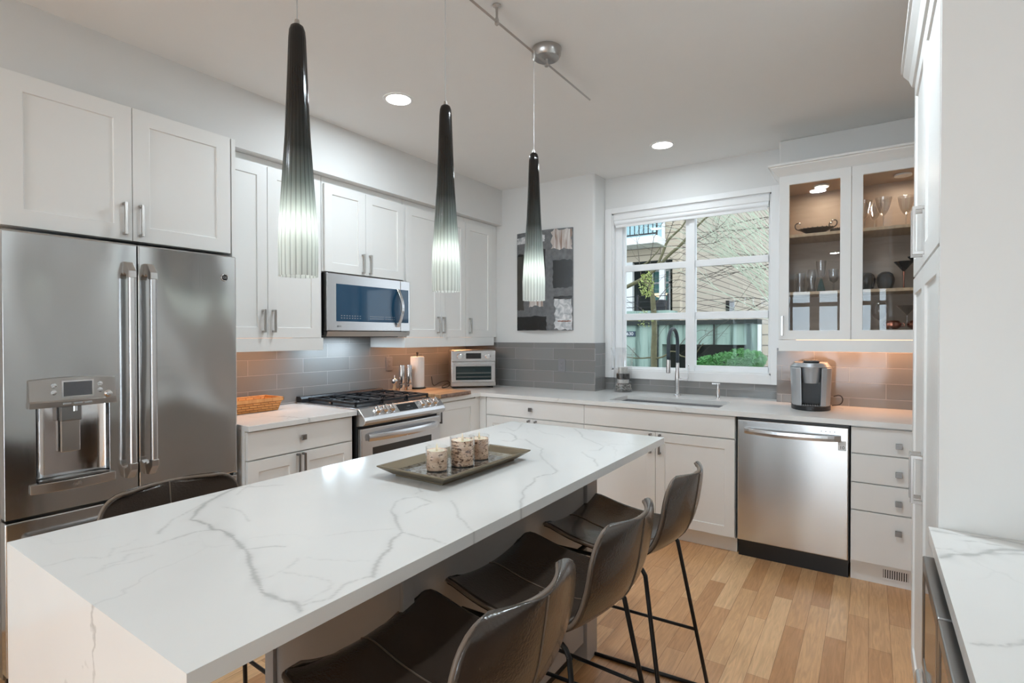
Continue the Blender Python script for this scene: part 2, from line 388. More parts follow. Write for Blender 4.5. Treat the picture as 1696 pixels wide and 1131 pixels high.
# window wall with its opening
wx0, wx1, wz0, wz1 = -1.885, -.615, 1.092, 2.455
mb = MB(); mb.box(xp, wx0, YW, 4.55, 0, ZH); mb.box(wx1, -.545, YW, 4.55, 0, ZH); mb.box(wx0, wx1, YW, 4.55, 0, wz0); mb.box(wx0, wx1, YW, 4.55, wz1, ZH)
struct(mb.build('wall_back', 'wall'))
struct(MB().box(-.545, XR, YR, 4.55, 0, ZH).build('wall_back_right', 'wall', bevel=.008))
# wall behind the camera with tall mullioned windows
mb = MB(); NW = [(-3.26, -.62), (-.19, .33)]; nz0, nz1 = .25, 2.50
mb.box(XW, NW[0][0], YN - .12, YN, 0, ZH); mb.box(NW[0][1], NW[1][0], YN - .12, YN, 0, ZH); mb.box(NW[1][1], XR, YN - .12, YN, 0, ZH)
for a, b in NW: mb.box(a, b, YN - .12, YN, 0, nz0); mb.box(a, b, YN - .12, YN, nz1, ZH)
struct(mb.build('wall_near', 'wall'))
def far_window(i, a, b, bars):
    w_ = MB(); f = .035
    w_.box(a, b, YN - .09, YN - .03, nz0, nz0 + .06); w_.box(a, b, YN - .09, YN - .03, nz1 - .04, nz1); w_.box(a, a + f, YN - .09, YN - .03, nz0 + .06, nz1 - .04); w_.box(b - f, b, YN - .09, YN - .03, nz0 + .06, nz1 - .04)
    for x0, x1 in bars: w_.box(x0, x1, YN - .09, YN - .02, nz0 + .06, nz1 - .04)
    w_.box(a + f, b - f, YN - .085, YN - .025, 2.09, 2.19)
    o = struct(w_.build('window_%d' % i, 'trimw'))
    g = MB().box(a + f, b - f, YN - .062, YN - .058, nz0 + .06, nz1 - .04).build('pane', 'glass', o)
far_window(2, *NW[0], [(-1.23, -1.03), (-1.66, -1.60), (-2.18, -1.98), (-2.62, -2.56), (-3.12, -2.94)])
far_window(3, *NW[1], [(0.0, .17)])
# tile backsplash = trim of the room
def tilebox(i, a, b, c, d, e, f, m): struct(MB().box(a, b, c, d, e, f).build('trim_%d' % i, m))
tilebox(1, XW, XW + .009, 1.50, YA, CT, 1.435, 'tile_l')
tilebox(2, XW + .009, xp + .010, YA - .009, YA, CT, 1.326, 'tile_b')
tilebox(3, xp, xp + .010, YA, YW, CT, 1.326, 'tile_s')
tilebox(4, xp + .010, -.552, YW - .009, YW, CT, 1.03, 'tile_b')
tilebox(5, -.554, XR, YR - .009, YR, CT, 1.300, 'tile_b')
# ---- sink window
cs = MB(FY(YW)); t = .0
u0, u1, v0, v1 = -1.950, -.557, 1.022, 2.500
for a, b, c, d in ((u0, wx0, v0, v1), (wx1, u1, v0, v1), (wx0, wx1, v0, wz0), (wx0, wx1, wz1, v1)): cs.box(0, .018, a, b, c, d)
win = struct(cs.build('window_1', 'trimw', bevel=.002))
jb = MB()
jb.box(wx0, wx0 + .012, YW, YW + .09, wz0, wz1); jb.box(wx1 - .012, wx1, YW, YW + .09, wz0, wz1); jb.box(wx0, wx1, YW, YW + .09, wz0, wz0 + .012); jb.box(wx0, wx1, YW, YW + .09, wz1 - .012, wz1)
jb.build('jamb', 'trimw', win)
fr = MB(FY(YW + .075))
FU0, FU1, FV0, FV1 = wx0 + .012, wx1 - .012, wz0 + .012, wz1 - .012
k = 1.012; gx = [-1.772 * k, -1.249 * k, -1.172 * k, -.637 * k]; zl0, zr0 = 1.118, 1.146
fr.box(-.03, .03, FU0, gx[0] - .02, FV0, FV1); fr.box(-.03, .0, gx[0] - .02, gx[0], FV0, FV1)
fr.box(-.03, .03, gx[3] + .018, FU1, FV0, FV1); fr.box(-.03, .0, gx[3], gx[3] + .018, FV0, FV1)
fr.box(-.03, .015, gx[1], gx[2], FV0, FV1); fr.box(-.02, .035, gx[1] + .035, gx[2] - .002, FV0, FV1)
fr.box(-.03, .012, gx[0], gx[1], FV0, zl0); fr.box(-.03, .012, gx[2], gx[3], FV0, zr0); fr.box(-.03, .03, FU0, FU1, FV1 - .06, FV1)
fr.build('window_frame', 'vinyl', win, bevel=.003)
mu = MB(FY(YW + .075))
for a, b, s in ((gx[0], gx[1], -.004), (gx[2], gx[3], .004)):
    for z0, z1 in ((1.523, 1.581), (1.949, 2.004)): mu.box(-.012, .010, a, b, z0, z1)
mu.build('mullion', 'vinyl', win, bevel=.002)
MB(FY(YW + .075)).box(-.006, -.002, gx[0], gx[1], zl0, FV1 - .06).build('pane', 'glass', win)
MB(FY(YW + .075)).box(-.006, -.002, gx[2], gx[3], zr0, FV1 - .06).build('pane', 'glass', win)
# roller shade
rs = thing('roller_shade', (-1.25, YW + .02, 2.40), 'white roller shade rolled up at the top of the sink window', 'blind')
MB().box(wx0 + .014, wx1 - .014, YW - .012, YW + .043, 2.392, 2.441).build('headbox', 'trimw', rs, bevel=.006)
MB().cyl((wx0 + .02, YW + .018, 2.378), .027, wx1 - wx0 - .04, 'x', 20).build('roll', 'vinyl', rs, smooth=40)
MB().box(wx0 + .03, wx1 - .03, YW + .004, YW + .012, 2.332, 2.362).build('hem_bar', 'trimw', rs, bevel=.002)

# ================================================================== LEFT RUN
def base_cab(loc, label, group='white base cabinets'): return thing('base_cabinet', loc, label, 'cabinet', group=group)
c = base_cab((-3.0, 1.87, 0), 'white base cabinet between refrigerator and range, one knobbed drawer over two doors')
MB().box(XW + .012, -2.742, 1.532, 2.234, .10, CB).build('body', 'white', c); MB().box(XW + .012, -2.79, 1.532, 2.234, 0, .10).build('toe_kick', 'white', c)
d = shaker(FX(-2.721), 1.534, 2.218, .727, .878, c, 'drawer', flat=True); knob(FX(-2.721), 1.862, .806, d, 'pewter')
for a, b, h in ((1.534, 1.845, 1.828), (1.845, 2.218, 1.864)):
    d = shaker(FX(-2.721), a, b, .112, .722, c); pull(FX(-2.721), h, .648, d, m='pewter')
c = base_cab((-3.0, 3.27, 0), 'white corner base cabinet door just right of the range')
MB().box(XW + .012, -2.742, 3.008, 3.54, .10, CB).build('body', 'white', c); MB().box(XW + .012, -2.79, 3.008, 3.6, 0, .10).build('toe_kick', 'white', c)
d = shaker(FX(-2.721), 3.012, 3.49, .112, .872, c); pull(FX(-2.721), 3.037, .79, d, m='pewter')
MB().box(-2.742, -2.724, 3.49, 3.552, .10, .88).build('filler', 'white', c)
# back run
c = base_cab((-2.2, 3.85, 0), 'white base cabinet under the counter left of the sink, long drawer with one knob')
MB().box(-2.735, -1.754, 3.566, 4.135, .10, CB).build('body', 'white', c); MB().box(-2.735, -1.754, 3.62, 4.135, 0, .10).build('toe_kick', 'white', c)
MB(FY(3.545)).box(-.019, 0, -2.722, -2.656, .105, .88).build('filler', 'white', c)
d = shaker(FY(3.545), -2.652, -1.752, .737, .878, c, 'drawer', flat=True); knob(FY(3.545), -2.213, .808, d, 'pewter')
for a, b, h in ((-2.652, -2.196, -2.23), (-2.196, -1.752, -2.165)):
    d = shaker(FY(3.545), a, b, .112, .732, c); pull(FY(3.545), h, .655, d, m='pewter')
c = base_cab((-1.22, 3.85, 0), 'white sink base cabinet below the faucet with plain false front and two doors')
mb = MB(); mb.box(-1.750, -.702, 3.566, 3.60, .10, CB); mb.box(-1.750, -.702, 3.60, 4.13, .10, .12); mb.box(-1.750, -1.732, 3.60, 4.13, .12, CB); mb.box(-.72, -.702, 3.60, 4.13, .12, CB)
mb.build('body', 'white', c); MB().box(-1.750, -.702, 3.62, 4.135, 0, .10).build('toe_kick', 'white', c)
shaker(FY(3.545), -1.752, -.702, .737, .878, c, 'false_front', flat=True)
for a, b, h in ((-1.752, -1.213, -1.246), (-1.213, -.702, -1.18)):
    d = shaker(FY(3.545), a, b, .112, .732, c); pull(FY(3.545), h, .653, d, m='pewter')
c = base_cab((.13, 3.85, 0), 'white four drawer base cabinet right of the dishwasher with square knobs and toe kick vent')
MB().box(-.088, .36, 3.566, 4.19, .10, CB).build('body', 'white', c); MB().box(-.088, .36, 3.60, 4.19, 0, .108).build('toe_kick', 'white', c)
for a, b, kz in ((.730, .876, .790), (.568, .726, .636), (.412, .564, .478), (.122, .408, .318)):
    d = shaker(FY(3.545), -.088, .36, a, b, c, 'drawer', flat=True); knob(FY(3.545), .131, kz, d, 'pewter')
vg = MB(FY(3.60)); vg.ring(.055, .19, .030, .098, .010, 0, .004)
for i in range(11): vg.box(0, .003, .068 + i * .0105, .0735 + i * .0105, .038, .090)
vg2 = MB(FY(3.60)); vg2.box(-.001, .0008, .062, .184, .036, .092)
v_ = vg.build('toe_kick_vent', 'trimw', c); vg2.build('vent_opening', 'black', v_)
c = thing('corner_filler_cabinet', (.6, 3.85, 0), 'white blank base cabinet in the far right corner beside the pantry', 'cabinet')
MB().box(.364, XR - .005, 3.566, 4.19, 0, CB).build('body', 'white', c); MB(FY(3.545)).box(-.019, 0, .366, XR - .005, .1, .878).build('front_panel', 'white', c)

# countertops
o = MB().box(XW + .009, -2.697, 1.530, 2.240, CB, CT).build('countertop', 'quartz', bevel=.002)
tag(o, 'short white quartz countertop between refrigerator and gas range', 'countertop')
SX0, SX1, SY0, SY1 = -1.600, -.822, 3.650, 4.010
mb = MB(); xe = XR - .002
mb.box(XW + .009, -2.697, 3.004, 3.524, CB, CT); mb.box(XW + .009, -2.697, 3.524, YA - .009, CB, CT)
mb.box(-2.697, xp + .01, 3.524, YA - .009, CB, CT); mb.box(xp + .01, SX0, 3.524, YW - .009, CB, CT)
mb.box(SX0, SX1, 3.524, SY0, CB, CT); mb.box(SX0, SX1, SY1, YW - .009, CB, CT)
mb.box(SX1, -.554, 3.524, YW - .009, CB, CT); mb.box(-.554, xe, 3.524, YR - .009, CB, CT)
tag(mb.build('countertop', 'quartz'), 'white quartz countertop running round the corner under the sink window', 'countertop')
# sink
s_ = thing('kitchen_sink', (-1.21, 3.83, .70), 'stainless undermount sink basin set into the white counter', 'sink')
mb = MB(); z0, z1 = .690, CB - .001; t = .012
def cupwalls(a, b, c_, d, z0, z1, t):
    q = MB(); q.box(a, b, c_, d, z0, z0 + t); q.box(a, a + t, c_, d, z0 + t, z1); q.box(b - t, b, c_, d, z0 + t, z1); q.box(a + t, b - t, c_, c_ + t, z0 + t, z1); q.box(a + t, b - t, d - t, d, z0 + t, z1); return q
cupwalls(SX0 - .012, SX1 + .012, SY0 - .012, SY1 + .012, z0, z1, t).build('basin', 'steelH', s_)
MB().lathe([(.045, 0), (.04, .004), (.02, .002), (.001, .002)], (-1.21, 3.85, z0 + t), 24).build('drain', 'chrome', s_, smooth=30)

# ================================================================== UPPER CABINETS
XU = -2.96
def upper(label, y0, y1, z0, doors, rail=None, xb=XU, group='white wall cabinets above the counter', top=2.434):
    c = thing('wall_cabinet', ((XW + xb) / 2, (y0 + y1) / 2, z0), label, 'cabinet', group=group)
    MB().box(XW + .001, xb - .021, y0, y1, z0 + .001, top).build('body', 'white', c)
    for a, b, h, hz in doors:
        d = shaker(FX(xb), a, b, z0, 2.39, c); pull(FX(xb), h, hz, d)
    if rail:
        q = MB(); q.box(xb - .022, xb - .001, y0, rail[1], rail[0], z0); q.box(XW + .012, xb - .022, y0, y0 + .02, rail[0], z0)
        q.box(XW + .012, xb - .022, rail[1] - .02, rail[1], rail[0], z0); q.build('light_rail', 'white', c, bevel=.001)
    return c
upper('white two door wall cabinet between refrigerator and microwave', 1.532, 2.184, 1.376, [(1.532, 1.800, 1.768, 1.478), (1.800, 2.161, 1.832, 1.478)], (1.298, 2.184))
upper('short white two door cabinet directly above the microwave', 2.188, 2.910, 1.812, [(2.196, 2.539, 2.507, 1.893), (2.539, 2.908, 2.571, 1.893)])
upper('white two door wall cabinet right of the microwave', 2.914, 3.654, 1.376, [(2.934, 3.321, 3.288, 1.478), (3.321, 3.654, 3.354, 1.478)], (1.298, 3.654))
upper('narrow single door white wall cabinet in the corner above the toaster oven', 3.656, 4.146, 1.376, [(3.656, 4.052, 3.705, 1.478)], (1.298, 4.08))
c = thing('wall_cabinet', (-3.1, 1.06, 1.83), 'large white two door cabinet above the refrigerator', 'cabinet', group='white wall cabinets above the counter')
XF = -2.815
MB().box(XW + .001, XF - .021, .60, 1.508, 1.825, 2.434).build('body', 'white', c)
for a, b, h in ((.602, 1.053, 1.018), (1.053, 1.506, 1.085)):
    d = shaker(FX(XF), a, b, 1.825, 2.439, c, rail=.070); pull(FX(XF), h, 1.922, d, L=.145)
o = MB().box(XW + .001, XF + .002, 1.510, 1.530, 0, 2.4355).build('refrigerator_side_panel', 'white'); tag(o, 'tall white end panel on the right side of the refrigerator', 'panel')
# ---- glass fronted cabinet
GY = 3.870
c = thing('glass_display_cabinet', (0, 4.04, 1.36), 'white glass door display cabinet with glassware, right of the window', 'cabinet')
gx0, gx1, gz0, gz1 = -.500, .360, 1.362, 2.425
mb = MB(); yb = YR
mb.box(gx0, gx0 + .018, GY + .021, yb, gz0, gz1); mb.box(gx1 - .018, gx1, GY + .021, yb, gz0, gz1)
mb.box(gx0 + .018, gx1 - .018, GY + .021, yb, gz0, gz0 + .06); mb.box(gx0 + .018, gx1 - .018, GY + .021, yb, gz1 - .05, gz1); mb.box(gx0, gx1, yb - .001, yb, gz0, gz1)
mb.build('body', 'white', c)
mb = MB(); a, b = gx0 + .018, gx1 - .018
mb.box(a, a + .004, GY + .03, yb - .004, gz0 + .06, gz1 - .05); mb.box(b - .004, b, GY + .03, yb - .004, gz0 + .06, gz1 - .05); mb.box(a + .004, b - .004, yb - .008, yb - .004, gz0 + .06, gz1 - .05)
mb.box(a + .004, b - .004, GY + .03, yb - .008, gz0 + .06, gz0 + .064); mb.box(a + .004, b - .004, GY + .03, yb - .008, gz1 - .054, gz1 - .05)
mb.box(-.108, -.092, GY + .20, yb - .008, gz0 + .064, gz1 - .054)
mb.build('lining', 'cabinside', c)
for z in (1.672, 2.046): MB().box(a + .004, b - .004, GY + .035, yb - .009, z - .019, z).build('shelf', 'shelfwood', c, bevel=.001)
for u0, u1, hx in ((-.499, -.101, -.477), (-.099, .300, None)):
    q = MB(FY(GY)); q.ring(u0, u1, gz0, gz1 - .002, .058, -.019, 0); d = q.build('door', 'white', c, bevel=.0015)
    MB(FY(GY)).box(-.012, -.008, u0 + .058, u1 - .058, gz0 + .058, gz1 - .060).build('pane', 'cabglass', d)
    if hx: pull(FY(GY), hx, 1.452, d, L=.13)
MB().box(gx0, gx1, GY + .003, GY + .025, 1.288, gz0 - .002).build('light_rail', 'white', c); MB().box(gx0, gx0 + .02, GY + .025, yb - .01, 1.288, gz0).build('light_rail', 'white', c)
def crown(x0, x1, yf, yb_, z0, z1, fl, parent):
    """flared crown along the front (facing -y) with a mitred return on the left end"""
    P = [(0, z0), (.006, z0), (.010, z0 + .008), (fl * .5, z0 + (z1 - z0) * .45), (fl * .8, z1 - .022), (fl * .8, z1 - .016), (fl, z1 - .012), (fl, z1), (0, z1)]
    vs = []; n = len(P)
    for st in range(3):
        for (o, z) in P:
            vs.append([(x0 - o, yb_, z), (x0 - o, yf - o, z), (x1, yf - o, z)][st])
    fs = []
    for st in range(2):
        for i in range(n): j = (i + 1) % n; fs.append((st * n + i, st * n + j, (st + 1) * n + j, (st + 1) * n + i))
    fs += [tuple(range(n)), tuple(range(2 * n, 3 * n))]
    return MB().add(vs, fs).build('crown_moulding', 'white', parent)
crown(gx0, gx1, GY + .019, yb, 2.425, 2.500, .062, c)
MB().cyl((.16, 4.02, gz1 - .066), .045, .010, n=28).build('puck_light', 'trimw', c); pk = MB().cyl((-.27, 4.02, gz1 - .066), .045, .010, n=28).build('puck_light', 'trimw', c); MB().cyl((-.27, 4.02, gz1 - .068), .038, .003, n=28).build('diffuser', 'puck', pk)  # puck without diffuser is added to brighten the shelves behind the right door

# ================================================================== PANTRY (right)
c = thing('pantry_cabinet', (.45, 2.13, 0), 'tall white pantry cabinet with bar handles at the right edge', 'cabinet')
PX, PY0, PY1 = .140, 1.668, 2.640
MB().box(PX + .021, XR - .003, PY0 + .02, PY1, .10, 2.45).build('body', 'white', c); MB().box(PX + .07, XR - .003, PY0 + .02, PY1, 0, .10).build('toe_kick', 'white', c)
MB().box(PX + .001, XR - .003, PY0, PY0 + .019, 0, 2.46).build('end_panel', 'white', c)
ym = (PY0 + PY1) / 2 + .02
for z0, z1, hz in ((.105, 1.612, .925), (1.618, 2.375, 1.725)):
    for a, b, h in ((PY0 + .022, ym, ym - .035), (ym, PY1, ym + .035)):
        d = shaker(FXn(PX), a, b, z0, z1, c); pull(FXn(PX), h, hz, d, L=.155, m='nickel')
P = [(0, 0), (.008, .004), (.018, .03), (.036, .052), (.036, .060), (.044, .064), (.044, .085), (0, .085)]
mb = MB(); n = len(P); vs = [(PX - o, y, 2.375 + z) for y in (PY0 - .02, PY1 + .02) for (o, z) in P]
mb.add(vs, [tuple(range(n)), tuple(range(n, 2 * n))] + [(i, (i + 1) % n, n + (i + 1) % n, n + i) for i in range(n)]); mb.build('crown_moulding', 'white', c)

# right counter with beverage cooler
c = thing('beverage_cooler', (.35, 1.27, 0), 'built-in stainless beverage cooler with two narrow doors under right counter', 'appliance')
MB().box(.160, XR - .01, .60, 1.61, .02, .868).build('housing', 'black', c)
for y0, y1 in ((1.262, 1.600), (.918, 1.256)):
    d = MB(FXn(.158)).ring(y0, y1, .600, .862, .030, 0, .052).build('door', 'steelD', c, bevel=.003)
    MB(FXn(.158)).box(.030, .050, y0 + .030, y1 - .030, .630, .832).build('pane', 'ovenglass', d)
    k_ = MB(FXn(.158)).box(0, .066, y0, y1, .11, .592).build('drawer', 'steelH', c, bevel=.012, segs=4)
MB().box(.165, XR - .01, .92, 1.60, 0, .02).build('toe_kick', 'black', c)
MB().box(.160, XR - .01, -.55, .59, .02, CB).build('side_cabinet', 'white', c)

# ================================================================== REFRIGERATOR
c = thing('refrigerator', (-3.05, 1.05, 0), 'stainless french door refrigerator with ice and water dispenser', 'refrigerator')
RX = -2.764
MB().box(XW + .03, RX - .065, .600, 1.500, .03, 1.780).build('cabinet_body', 'steelD', c)
MB().box(RX - .09, RX - .066, .61, 1.49, .0, .05).build('base_grille', 'black', c)
dy0, dy1, dz0, dz1 = .692, .938, .798, 1.112
# left door built round the dispenser recess
mb = MB(FX(RX)); n0, n1, m0, m1 = .596, 1.048, .672, 1.804
O = [(n0, m0), (n1, m0), (n1, m1), (n0, m1)]; I = [(dy0, dz0), (dy1, dz0), (dy1, dz1), (dy0, dz1)]
def bowed(w, u, v, n0=.596, n1=1.504):
    return w
vs = [(w_, *p) for w_ in (-.062, 0) for p in O] + [(w_, *p) for w_ in (-.05, 0) for p in I]
fs = [(0, 1, 2, 3)]
for q in range(4):
    l = (q + 1) % 4; fs += [(4 + q, 12 + q, 12 + l, 4 + l), (q, 4 + q, 4 + l, l), (8 + q, 8 + l, 12 + l, 12 + q)]
fs.append((8, 9, 10, 11))
mb.add(vs, fs); dl = mb.build('door', 'steel', c, bevel=.006, segs=3)
dr = MB(FX(RX)).box(-.062, 0, 1.053, 1.504, .672, 1.804).build('door', 'steel', c, bevel=.006, segs=3)
fz = MB(FX(RX)).box(-.062, 0, .596, 1.504, .06, .660).build('freezer_drawer', 'steel', c, bevel=.006, segs=3)
MB().tube([(RX, .66, .585), (RX + .05, .66, .585), (RX + .055, .68, .585), (RX + .055, 1.42, .585), (RX + .05, 1.44, .585), (RX, 1.44, .585)], .013, 12, smooth=1).build('handle', 'steelH', fz, smooth=50)
def fridge_handle(y, parent):
    z0, z1 = .752, 1.722
    q = MB(); q.box(RX + .040, RX + .066, y - .013, y + .013, z0 + .05, z1 - .05)
    h = q.build('handle', 'steelH', parent, bevel=.009, segs=4)
    for zz, s in ((z0, 1), (z1, -1)):
        P_ = [(RX - .001, zz), (RX + .03, zz + s * .004), (RX + .066, zz + s * .045), (RX + .067, zz + s * .075), (RX + .038, zz + s * .075), (RX + .034, zz + s * .06), (RX + .012, zz + s * .05), (RX - .001, zz + s * .06)]
        e = MB(); e.add([(x, yy, z) for yy in (y - .015, y + .015) for x, z in P_], [tuple(range(8)), tuple(range(8, 16))] + [(i, (i + 1) % 8, 8 + (i + 1) % 8, 8 + i) for i in range(8)])
        e.build('handle_bracket', 'nickel', h, bevel=.003)
fridge_handle(1.008, dl); fridge_handle(1.092, dr)
# dispenser
dp = MB(FX(RX)); pts = []
ya_, yb_ = .668, .958
arc = [(ya_ + (yb_ - ya_) * i / 12, .010 + .014 * math.sin(PI * i / 12)) for i in range(13)]
vs = []; fs = []
for (zlo, zhi) in ((1.100, 1.214),):
    for (yy, ww) in arc: vs += [(0, yy, zlo), (0, yy, zhi + .008 * math.sin(PI * (yy - ya_) / (yb_ - ya_))), (ww, yy, zhi - .003 + .008 * math.sin(PI * (yy - ya_) / (yb_ - ya_))), (ww + .006, yy, 1.128), (ww + .012, yy, 1.122), (ww + .010, yy, zlo)]
for i in range(12):
    for j in range(6): fs.append((i * 6 + j, i * 6 + (j + 1) % 6, (i + 1) * 6 + (j + 1) % 6, (i + 1) * 6 + j))
fs += [tuple(range(6)), tuple(range(72, 78))]
dp.add(vs, fs); disp = dp.build('dispenser', 'nickel', dl, smooth=30)
def onp(y): return .010 + .014 * math.sin(PI * (y - ya_) / (yb_ - ya_))
q = MB(FX(RX)); q.box(.018, .0322, .770, .868, 1.142, 1.202); q.build('display', 'lcd', dl)
q = MB(FX(RX)); q.ring(.765, .873, 1.137, 1.207, .006, .018, .0330); q.build('display_bezel', 'chrome', dl)
for yy, zz in ((.742, 1.188), (.742, 1.160), (.898, 1.186), (.898, 1.160)):
    q = MB(FX(RX)); q.lathe([(.011, 0), (.010, .004), (.001, .005)], (onp(yy) + .001, yy, zz), 16, 'x'); q.T = None
    q = MB().lathe([(.011, 0), (.010, .004), (.001, .005)], (RX + onp(yy) + .001, yy, zz), 16, 'x', sx=1); q.build('button', 'chrome', dl, smooth=40)
MB().lathe([(.016, 0), (.015, .006), (.011, .008), (.011, .02), (.001, .021)], (RX + onp(.928) + .002, .928, 1.142), 20, 'x').build('dial', 'chrome', dl, smooth=40)
for yy in (.782, .818, .853): MB().box(RX + onp(yy) + .004, RX + onp(yy) + .0135, yy - .014, yy + .014, 1.108, 1.116).build('button', 'silverpl', dl, bevel=.001)
# curved mirror-like cavity liner, paddle, spout and drip tray
vs = []; fs = []; NC = 20
for zz in (dz0 + .012, dz1 - .004):
    for i in range(NC + 1):
        a = PI * i / NC; vs.append((RX - .003 - .042 * math.sin(a) ** .7, (dy0 + dy1) / 2 - .121 * math.cos(a), zz))
for i in range(NC): fs.append((i, i + 1, NC + 2 + i, NC + 1 + i))
MB().add(vs, fs).build('cavity_liner', 'chrome', dl, smooth=True)
MB().box(RX - .035, RX - .020, .775, .842, .905, 1.07).build('paddle', 'nickel', dl, bevel=.004)
MB().box(RX - .036, RX - .010, .772, .845, 1.035, 1.098).build('ice_chute', 'steelD', dl, bevel=.004)
MB().cyl((RX - .012, .822, 1.075), .008, .028, n=14).build('spout', 'chrome', dl, smooth=40)
vs = []; n = 12
for zz in (.757, .797):
    for i in range(n + 1): vs.append((RX + .010 + .018 * math.sin(PI * i / n), ya_ + (yb_ - ya_) * i / n, zz))
    vs += [(RX - .03, dy1 - .004, zz + (.0 if zz > .78 else .042)), (RX - .03, dy0 + .004, zz + (.0 if zz > .78 else .042))]
m_ = n + 3; fs = [tuple(range(m_)), tuple(range(m_, 2 * m_))] + [(i, (i + 1) % m_, m_ + (i + 1) % m_, m_ + i) for i in range(m_)]
vs = [(x if x > RX else RX, y, z if x > RX else (.757 if i < m_ else .797)) for i, (x, y, z) in enumerate(vs)]
MB().add(vs, fs).build('drip_ledge', 'nickel', dl, bevel=.003)
MB().box(RX - .048, RX + .012, dy0 + .004, dy1 - .004, dz0 + .001, dz0 + .008).build('drip_tray', 'steelD', dl)
T = lambda u, v, w: (RX + .0283 + w, .815 + u, .776 + v); text(dl, 'café', .020, 'chrome', T, 'emblem')
T = lambda u, v, w: (RX + .0045 + w, 1.443 + u, 1.690 + v)
b_ = MB().lathe([(.018, 0), (.018, .003), (.014, .004), (.001, .004)], (RX, 1.443, 1.690), 24, 'x').build('badge', 'black', dr, smooth=30)
MB().tube([(RX + .004, 1.443 + .017 * math.cos(a), 1.690 + .017 * math.sin(a)) for a in [2 * PI * i / 24 for i in range(24)]], .0022, 6, closed=True).build('badge_rim', 'chrome', b_, smooth=True)
text(b_, 'GE', .017, 'chrome', T, 'emblem')

# ================================================================== RANGE
c = thing('gas_range', (-3.0, 2.62, 0), 'stainless slide-in gas range with black grates and six front knobs', 'stove')
RY0, RY1 = 2.246, 3.000; FX_ = -2.675
MB().box(XW + .012, -2.712, RY0, RY1, .09, .905).build('range_body', 'black', c)
ct = MB().box(XW + .012, -2.712, RY0 - .004, RY1 + .004, .906, .924).build('cooktop', 'steelH', c, bevel=.003)
MB().box(XW + .075, -2.745, RY0 + .03, RY1 - .03, .924, .927).build('cooktop_well', 'iron', c)
mb = MB(); mb.prism([(XW + .012, .924), (XW + .075, .924), (XW + .070, .948), (XW + .055, .962), (XW + .012, .962)], RY0, RY1, 'y'); rv = mb.build('rear_vent_trim', 'iron', c)
mb = MB(); [mb.box(XW + .030, XW + .056, RY0 + .04 + i * .085, RY0 + .10 + i * .085, .9621, .9632) for i in range(8)]; mb.build('vent_slot', 'black', rv)
# control panel: sloping face with rolled lower lip
prof = [(-2.712, .924), (-2.700, .926), (-2.690, .922), (-2.640, .872), (-2.628, .852), (-2.630, .834), (-2.650, .818), (-2.712, .810)]
cp = MB().prism(prof, RY0 - .003, RY1 + .003, 'y').build('control_panel', 'steelH', c, bevel=.003)
sl = Vector((-.05, 0, .05)).normalized(); nm = Vector((.707, 0, .707))
def onslope(t): return Vector((-2.690 + .05 * t, 0, .922 - .05 * t))
for yy in (2.372, 2.437, 2.500, 2.790, 2.856, 2.921):
    p = onslope(.50) + Vector((0, yy, 0)); q = MB()
    fr_ = [(.029, 0), (.028, .004), (.024, .006), (.023, .026), (.020, .030), (.0005, .030)]
    vs = []; n = 24
    for r_, h_ in fr_:
        for k in range(n):
            a = 2 * PI * k / n; v = p + sl * (r_ * math.sin(a)) + Vector((0, r_ * math.cos(a), 0)) + nm * h_; vs.append(tuple(v))
    fs = [((i * n + k), (i * n + (k + 1) % n), ((i + 1) * n + (k + 1) % n), ((i + 1) * n + k)) for i in range(len(fr_) - 1) for k in range(n)]
    q.add(vs, fs); kb = q.build('knob', 'chrome', cp, smooth=35)
    q = MB(); vs = []
    for h_ in (.028, .040):
        for a_, b_ in ((-.022, -.006), (.022, -.006), (.022, .006), (-.022, .006)): vs.append(tuple(p + sl * a_ + Vector((0, b_, 0)) + nm * h_))
    q.add(vs, [(0, 1, 2, 3), (4, 5, 6, 7), (0, 1, 5, 4), (1, 2, 6, 5), (2, 3, 7, 6), (3, 0, 4, 7)]); q.build('knob_grip', 'steelH', kb, bevel=.003)
q = MB(); vs = []
for h_ in (.0002, .0015):
    for t_, yy in ((.10, 2.560), (.10, 2.735), (.90, 2.735), (.90, 2.560)): vs.append(tuple(onslope(t_) + Vector((0, yy, 0)) + nm * h_))
q.add(vs, [(0, 1, 2, 3), (4, 5, 6, 7), (0, 1, 5, 4), (1, 2, 6, 5), (2, 3, 7, 6), (3, 0, 4, 7)]); q.build('touch_display', 'black', cp)
def TS(u, v, w): p = onslope(.42) + Vector((0, 2.66 + u, 0)) + sl * v + nm * (.0018 + w); return tuple(p)
text(cp, '12:00', .014, 'silverpl', TS, 'display_digits')
def TS2(u, v, w): p = onslope(.75) + Vector((0, 2.648 + u, 0)) + sl * v + nm * (.0018 + w); return tuple(p)
text(cp, '-  =  o  +  -  =', .012, 'silverpl', TS2, 'display_marks')
# oven door
dzt = .795
od = MB(FX(FX_)).box(-.037, 0, RY0 + .006, RY1 - .006, .235, dzt).build('oven_door', 'steelH', c, bevel=.006, segs=3)
MB(FX(FX_)).box(0, .0015, RY0 + .10, RY1 - .10, .33, .665).build('oven_window', 'ovenglass', od)
hb = MB(); n = 16; vs = []; ring_ = 10
for i in range(n + 1):
    t_ = i / n; y = RY0 + .055 + (RY1 - RY0 - .11) * t_; bow = math.sin(PI * t_) ** .6
    cx_ = FX_ + .012 + .045 * bow; cz_ = .735
    for k in range(ring_):
        a = 2 * PI * k / ring_; vs.append((cx_ + .011 * math.cos(a), y, cz_ + .024 * math.sin(a)))
fs = [(i * ring_ + k, i * ring_ + (k + 1) % ring_, (i + 1) * ring_ + (k + 1) % ring_, (i + 1) * ring_ + k) for i in range(n) for k in range(ring_)] + [tuple(range(ring_)), tuple(n * ring_ + k for k in range(ring_))]
